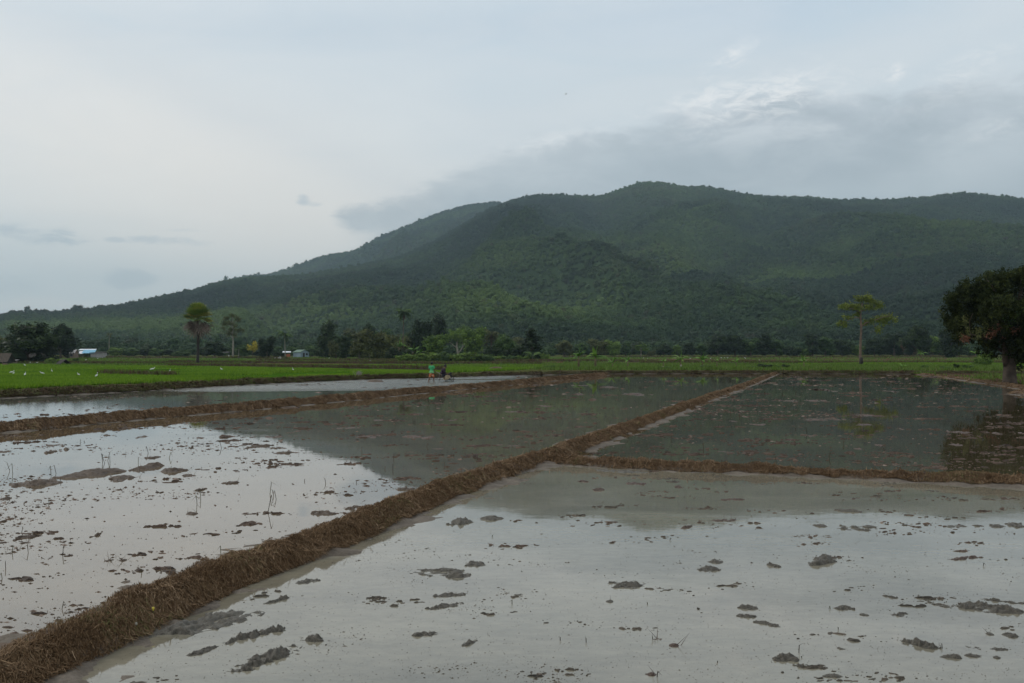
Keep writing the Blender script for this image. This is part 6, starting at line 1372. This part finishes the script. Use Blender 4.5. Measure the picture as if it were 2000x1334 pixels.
for a in [(168, 706, 4, 'walk', 0, 'far egret in front of the left houses'), (191, 703, 4, 'tall', 90, 'far egret right of the pale lean-to'), (537, 702, 3, 'walk', 0, 'far egret left of the pale post'), (544, 702, 3, 'lean', 180, 'far egret at the pale post'), (549, 702, 3.5, 'walk', 90, 'far egret right of the pale post'), (643, 702, 3, 'walk', 0, 'far egret by the low grey shelter'), (723, 708, 4, 'tall', 90, 'far egret before the olive grove'),
          (1257, 702, 3, 'walk', 0, 'far egret left of the pair by the little open tree'), (1265, 702.5, 3, 'tall', 90, 'far egret right of the pair by the little open tree'), (1348, 703, 3, 'walk', 10, 'far egret right of the bright banana'), (1361, 702, 3, 'walk', 180, 'far egret left of the twin leaf banana'), (1388, 702.5, 3, 'walk', 0, 'far egret right of the twin leaf banana'), (1409, 701.5, 2.8, 'lean', 0, 'leftmost far egret in the line of three'), (1415, 701.5, 2.8, 'walk', 180, 'middle far egret in the line of three'), (1421, 701.5, 2.8, 'lean', 0, 'rightmost far egret in the line of three'), (1455, 702.5, 3.2, 'lean', 180, 'far egret right of the line of three'), (1483, 706, 3.5, 'tall', 60, 'far egret before the dark spreading shrub')]: put_egret(*a, g2)

# ------------------------------------------------------------------ farmer and walking tractor
M_SKIN = simple('brown_skin', (.16, .085, .05), .6, .1, 10); M_SHIRT, n, b = newmat('green_shirt')
tc = n.node('ShaderNodeTexCoord').outputs['Object']; s3 = n.node('ShaderNodeSeparateXYZ'); n.link(tc, s3.inputs[0])
n.link(n.mix(n.smooth(n.m('ADD', s3.outputs[2], n.m('MULTIPLY', n.noise(tc, 9, 3), .12)), 1.02, 1.22), (.24, .62, .27), (.06, .44, .16)), b.inputs['Base Color']); b.inputs['Roughness'].default_value = .85
M_SHORTS, n, b = newmat('patterned_shorts'); tc = n.node('ShaderNodeTexCoord').outputs['Object']
n.link(n.ramp(n.noise(tc, 8, 2, .5), [(.44, (.03, .03, .035)), (.48, (.55, .13, .03)), (.62, (.6, .2, .05)), (.66, (.5, .45, .4))]), b.inputs['Base Color']); b.inputs['Roughness'].default_value = .8
M_HAIR = simple('black_hair', (.012, .011, .01), .6, .2, 20)
def skin_obj(name, verts, edges, radii, mat, parent, sub=2, root=0):
    me = bpy.data.meshes.new(name); me.from_pydata(verts, edges, []); me.update(); me.materials.append(mat)
    o = bpy.data.objects.new(name, me); col.objects.link(o); o.parent = parent
    sk = o.modifiers.new('skin', 'SKIN'); sk.use_smooth_shade = True
    if not me.skin_vertices: me.skin_vertices if hasattr(me, 'skin_vertices') else None
    bmv = me.skin_vertices[0].data if len(me.skin_vertices) else None
    if bmv is None:
        import bmesh; bb = bmesh.new(); bb.from_mesh(me); bb.verts.layers.skin.verify(); bb.to_mesh(me); bb.free(); bmv = me.skin_vertices[0].data
    for i, r_ in enumerate(radii): bmv[i].radius = r_ if isinstance(r_, tuple) else (r_, r_); bmv[i].use_root = (i == root)
    ss = o.modifiers.new('sub', 'SUBSURF'); ss.levels = sub; ss.render_levels = sub
    return o
def farmer():
    Y = 77.6; e = empty('person', (W(843, Y), Y, -.22), R(-32)); e.scale = (1.05, 1.05, 1.05)   # facing local +y, turned to the tractor
    tag(e, 'farmer in a green shirt and orange shorts wading behind the walking tractor', 'person')
    V = [(0, 0, .92), (0, 0, 1.05), (0, .01, 1.22), (0, .01, 1.38), (0, .02, 1.46), (0, .035, 1.53), (0, .045, 1.60), (0, .05, 1.665),
         (-.09, 0, .86), (-.13, -.10, .50), (-.14, -.26, .14), (-.14, -.20, .06), (.09, 0, .86), (.12, .12, .50), (.13, .10, .12), (.13, .18, .06),
         (-.17, 0, 1.38), (-.235, -.01, 1.13), (-.215, .12, .92), (-.205, .17, .86), (.17, 0, 1.38), (.235, 0, 1.13), (.225, .18, .95), (.22, .24, .91)]
    E = [(0, 1), (1, 2), (2, 3), (3, 4), (4, 5), (5, 6), (6, 7), (0, 8), (8, 9), (9, 10), (10, 11), (0, 12), (12, 13), (13, 14), (14, 15), (3, 16), (16, 17), (17, 18), (18, 19), (3, 20), (20, 21), (21, 22), (22, 23)]
    rd = [(.14, .10), (.125, .09), (.145, .10), (.15, .095), .055, .062, .088, .06, .085, .055, .037, .03, .085, .055, .037, .03, .055, .040, .028, .032, .055, .040, .028, .032]
    # fingers and thumb, each a short bent chain from the palm
    for (pi, sx_) in ((19, -1), (23, 1)):
        p = V[pi]
        for j, (dx, ln) in enumerate(((-.024, .062), (-.008, .075), (.008, .07), (.023, .055))):
            a = len(V); V.append((p[0] + dx, p[1] + .035, p[2] - .015)); V.append((p[0] + dx, p[1] + .035 + ln * .5, p[2] - .045)); V.append((p[0] + dx, p[1] + .02 + ln * .4, p[2] - .075)); E += [(pi, a), (a, a + 1), (a + 1, a + 2)]; rd += [.009, .008, .007]
        a = len(V); V.append((p[0] - sx_ * .034, p[1] + .01, p[2] - .02)); V.append((p[0] - sx_ * .042, p[1] + .045, p[2] - .04)); E += [(pi, a), (a, a + 1)]; rd += [.011, .009]
    skin_obj('body', V, E, rd, M_SKIN, e)
    # shirt: torso sleeve tube with short sleeves, shorts, hair
    sh = skin_obj('shirt', [(0, 0, .86), (0, 0, .96), (0, 0, 1.08), (0, .01, 1.24), (0, .01, 1.385), (0, .012, 1.43), (-.17, 0, 1.385), (-.232, -.01, 1.19), (.17, 0, 1.385), (.232, 0, 1.19)], [(0, 1), (1, 2), (2, 3), (3, 4), (4, 5), (4, 6), (6, 7), (4, 8), (8, 9)],
                  [(.185, .135), (.18, .13), (.165, .12), (.175, .125), (.165, .11), (.085, .075), .085, .070, .085, .070], M_SHIRT, e, 2, 2)
    s2 = skin_obj('shorts', [(0, 0, .93), (0, 0, .84), (-.10, 0, .76), (-.13, -.06, .56), (.10, .01, .76), (.13, .09, .56)], [(0, 1), (1, 2), (2, 3), (1, 4), (4, 5)], [(.165, .12), (.16, .12), .105, .095, .105, .095], M_SHORTS, e, 2, 1)
    hb_ = MB(); th = np.linspace(0, 1, 7)
    hb_.lathe([(.0, 1.755), (.05, 1.742), (.085, 1.71), (.098, 1.66), (.096, 1.61), (.080, 1.565), (.06, 1.545)], 14, at=(0, .028, 0)); hb_.build('hair', M_HAIR, e, smooth=True)
    # face and ears on the far side of the head
    fb = MB(); fb.tube([(0, .125, 1.635), (0, .152, 1.61), (0, .13, 1.60)], [.010, .014, .008], 6); fb.build('nose', M_SKIN, e, smooth=True)
    for s_ in (-1, 1):
        b_ = MB(); b_.lathe([(0, -.008), (.014, 0), (.018, .0), (0, .010)], 8, axis='x', at=(s_ * .093, .04, 1.625)); b_.build('ear', M_SKIN, e, smooth=True)
        b_ = MB(); b_.lathe([(0, -.010), (.008, -.006), (.010, 0), (.008, .006), (0, .010)], 8, axis='y', at=(s_ * .032, .126, 1.645)); b_.build('eye', M_HAIR, e, smooth=True)
    b_ = MB(); b_.box(-.026, .026, .128, .137, 1.573, 1.583); b_.build('mouth', simple('lips', (.2, .07, .05), .6), e)
farmer()
M_ENG = simple('sooty_engine', (.022, .018, .022), .6, .5, 9); M_TAN = simple('tan_guard_paint', (.42, .33, .20), .6, .25, 4); M_STEEL = simple('worn_steel', (.16, .13, .11), .5, .4, 8, .4); M_TUBE = simple('pale_handle_pipe', (.34, .30, .25), .5, .3, 6)
def tractor():
    Y = 80.0; e = empty('walking_tractor', (W(868, Y), Y, -.05), R(14)); tag(e, 'two wheeled walking tractor with tan mudguard ploughing the pond', 'tractor')
    fr = MB()
    for s_ in (-1, 1): fr.tube([(-.40, s_ * .13, .40), (.1, s_ * .13, .36), (.60, s_ * .13, .40)], [.025] * 3, 6)
    fr.box(-.3, -.24, -.13, .13, .34, .40); fr.box(.44, .50, -.13, .13, .37, .43); fr.build('frame', M_STEEL, e)
    en = MB(); en.box(.16, .56, -.16, .16, .40, .60); en.box(.22, .46, -.13, .13, .602, .68)
    en.lathe([(0, 0), (.13, 0), (.16, .02), (.16, .06), (.12, .08), (0, .08)], 18, axis='y', at=(.36, -.245, .5)); en.build('engine', M_ENG, e)
    tk = MB(); tk.lathe([(0, -.12), (.06, -.11), (.08, -.08), (.08, .08), (.06, .11), (0, .12)], 14, axis='y', at=(.50, 0, .70)); tk.build('fuel_tank', M_ENG, e, smooth=True)
    st = MB(); st.box(-.22, .06, -.16, .16, .44, .50); st.tube([(-.08, 0, .36), (-.08, 0, .45)], [.03, .03], 6); st.build('seat', M_ENG, e)
    for s_ in (-1, 1):
        g_ = MB(); y0, y1 = s_ * .20, s_ * .44; P = [(-.04, .20), (-.02, .42), (.06, .56), (.20, .60), (.34, .54), (.42, .40)]
        V = [(x_, yy, z_) for x_, z_ in P for yy in (y0, y1)]; V2 = [(x_ * .96 + .01, yy, z_ - .02) for x_, z_ in P for yy in (y0, y1)]
        f = [(2 * i, 2 * i + 1, 2 * i + 3, 2 * i + 2) for i in range(5)]; g_.add(V, f4=f); g_.add(V2, f4=f)
        side = [(x_, s_ * .442, z_) for x_, z_ in P]; g_.add(side + [(.10, s_ * .442, .22), (.24, s_ * .442, .24)], f3=[(0, 1, 6), (1, 2, 6), (2, 3, 6), (3, 7, 6), (3, 4, 7), (4, 5, 7)]); g_.build('mudguard', M_TAN, e)
        w = MB(); cx_ = .40; w.lathe([(.27, -.03), (.30, -.03), (.30, .03), (.27, .03), (.27, -.03)], 24, axis='y', at=(cx_, s_ * .33, .24))
        for k in range(12): w.box(-.012, .012, -.10, .10, .27, .35, M=Matrix.Translation((cx_, s_ * .33, .24)) @ Matrix.Rotation(k * math.pi / 6, 4, 'Y'))
        for k in range(6): t = k * math.pi / 3; w.tube([(cx_, s_ * .33, .24), (cx_ + .28 * math.cos(t), s_ * .33, .24 + .28 * math.sin(t))], [.014, .014], 5)
        w.lathe([(0, -.06), (.05, -.06), (.05, .06), (0, .06)], 12, axis='y', at=(cx_, s_ * .33, .24)); w.build('wheel', M_ENG, e)
    hd = MB()
    for s_ in (-1, 1): hd.tube([(-.10, s_ * .14, .46), (-.34, s_ * .19, .66), (-.60, s_ * .25, .80), (-.92, s_ * .27, .84)], [.024, .022, .020, .020], 7)
    hd.tube([(-.42, -.20, .70), (-.42, .20, .70)], [.014, .014], 6); hd.tube([(-.38, 0, .70), (-.44, 0, .45), (-.34, 0, .36)], [.018, .018, .018], 6); hd.build('handlebar', M_TUBE, e, smooth=True)
    for s_ in (-1, 1):
        q = MB(); q.tube([(-.86, s_ * .27, .835), (-.99, s_ * .272, .85)], [.024, .024], 8); q.build('grip', M_ENG, e)
    pl = MB(); pl.tube([(-.3, 0, .4), (-.42, 0, .2), (-.45, 0, -.05)], [.03, .025, .02], 6); pl.box(-.46, -.42, -.35, .35, -.03, .03)
    for k in range(7): pl.tube([(-.44, -.33 + k * .11, 0), (-.47, -.33 + k * .11, -.18)], [.012, .008], 5)
    pl.build('puddling_comb', M_STEEL, e)
    # the rider, bent forward on the seat
    p = empty('person', (W(867, Y), Y, -.09), R(14)); p.scale = (1.13, 1.13, 1.10); tag(p, 'hunched person in a dark purple shirt riding on the tractor', 'person')
    V = [(-.10, 0, .56), (-.09, 0, .68), (-.05, 0, .84), (.01, 0, .98), (.06, 0, 1.06), (.09, 0, 1.13), (.115, 0, 1.20), (.12, 0, 1.26),
         (-.06, -.09, .56), (.20, -.15, .60), (.08, -.16, .28), (.14, -.16, .17), (-.06, .09, .56), (.20, .15, .60), (.08, .16, .28), (.14, .16, .17),
         (.0, -.17, .99), (-.01, -.235, .76), (.16, -.20, .66), (.23, -.18, .655), (.0, .17, .99), (-.01, .235, .76), (.16, .20, .66), (.23, .18, .655)]
    E = [(0, 1), (1, 2), (2, 3), (3, 4), (4, 5), (5, 6), (6, 7), (0, 8), (8, 9), (9, 10), (10, 11), (0, 12), (12, 13), (13, 14), (14, 15), (3, 16), (16, 17), (17, 18), (18, 19), (3, 20), (20, 21), (21, 22), (22, 23)]
    rd = [.12, .12, .13, .12, .055, .062, .088, .06, .085, .06, .042, .034, .085, .06, .042, .034, .055, .042, .030, .032, .055, .042, .030, .032]
    for (pi, sy_) in ((19, -1), (23, 1)):
        q = V[pi]
        for dy, ln in ((-.024, .055), (-.008, .065), (.008, .062), (.023, .05)):
            a = len(V); V += [(q[0] + .03, q[1] + dy, q[2]), (q[0] + .03 + ln * .5, q[1] + dy, q[2] - .02), (q[0] + .03 + ln * .6, q[1] + dy, q[2] - .05)]; E += [(pi, a), (a, a + 1), (a + 1, a + 2)]; rd += [.009, .008, .007]
        a = len(V); V += [(q[0] + .01, q[1] - sy_ * .034, q[2] - .01), (q[0] + .045, q[1] - sy_ * .042, q[2] - .03)]; E += [(pi, a), (a, a + 1)]; rd += [.011, .009]
    skin_obj('body', V, E, rd, M_SKIN, p)
    skin_obj('shirt', [(-.11, 0, .54), (-.10, 0, .68), (-.055, 0, .84), (.005, 0, .985), (.03, 0, 1.03), (0, -.17, .99), (-.012, -.236, .77), (.10, -.215, .70), (0, .17, .99), (-.012, .236, .77), (.10, .215, .70)], [(0, 1), (1, 2), (2, 3), (3, 4), (3, 5), (5, 6), (6, 7), (3, 8), (8, 9), (9, 10)],
             [.17, .165, .175, .165, .09, .095, .070, .052, .095, .070, .052], simple('dark_purple_shirt', (.028, .014, .030), .9, .3, 5), p, 2, 2)
    skin_obj('trousers', [(-.11, 0, .54), (-.06, -.09, .555), (.20, -.15, .60), (.085, -.16, .27), (-.06, .09, .555), (.20, .15, .60), (.085, .16, .27)], [(0, 1), (1, 2), (2, 3), (0, 4), (4, 5), (5, 6)], [.13, .105, .082, .064, .105, .082, .064], simple('dark_trousers', (.018, .020, .032), .9), p, 2, 0)
    hb_ = MB(); hb_.lathe([(0, 1.345), (.05, 1.335), (.085, 1.305), (.100, 1.26), (.096, 1.215), (.075, 1.165)], 14, at=(.10, 0, 0)); hb_.build('hair', M_HAIR, p, smooth=True)
    fb = MB(); fb.tube([(.195, 0, 1.235), (.222, 0, 1.205), (.20, 0, 1.195)], [.010, .014, .008], 6); fb.build('nose', M_SKIN, p, smooth=True)
    for s_ in (-1, 1):
        b_ = MB(); b_.lathe([(0, -.010), (.008, -.006), (.010, 0), (.008, .006), (0, .010)], 8, axis='x', at=(.198, s_ * .032, 1.24)); b_.build('eye', M_HAIR, p, smooth=True)
    b_ = MB(); b_.box(.19, .20, -.026, .026, 1.168, 1.178); b_.build('mouth', M_SKIN, p)
tractor()
# a swallow high over the pond
e = empty('bird', (W(1105, 90), 90, CAM + (H0 - 184) / F * 90), R(30)); tag(e, 'tiny dark bird flying high before the mountain', 'bird')
mb = MB(); mb.tube([(-.09, 0, 0), (-.03, 0, 0), (.04, 0, .0), (.09, 0, 0)], [.006, .018, .02, .004], 8); mb.build('body', M_HAIR, e, smooth=True)
for s_ in (-1, 1):
    mb = MB(); mb.add([(.04, s_ * .01, .01), (-.02, s_ * .01, .01), (-.05, s_ * .16, .06), (.02, s_ * .10, .045), (.04, s_ * .01, .016), (-.02, s_ * .01, .016), (-.05, s_ * .16, .064), (.02, s_ * .10, .05)], f4=[(0, 1, 2, 3), (4, 5, 6, 7), (0, 3, 7, 4), (1, 2, 6, 5)]); mb.build('wing', M_HAIR, e)
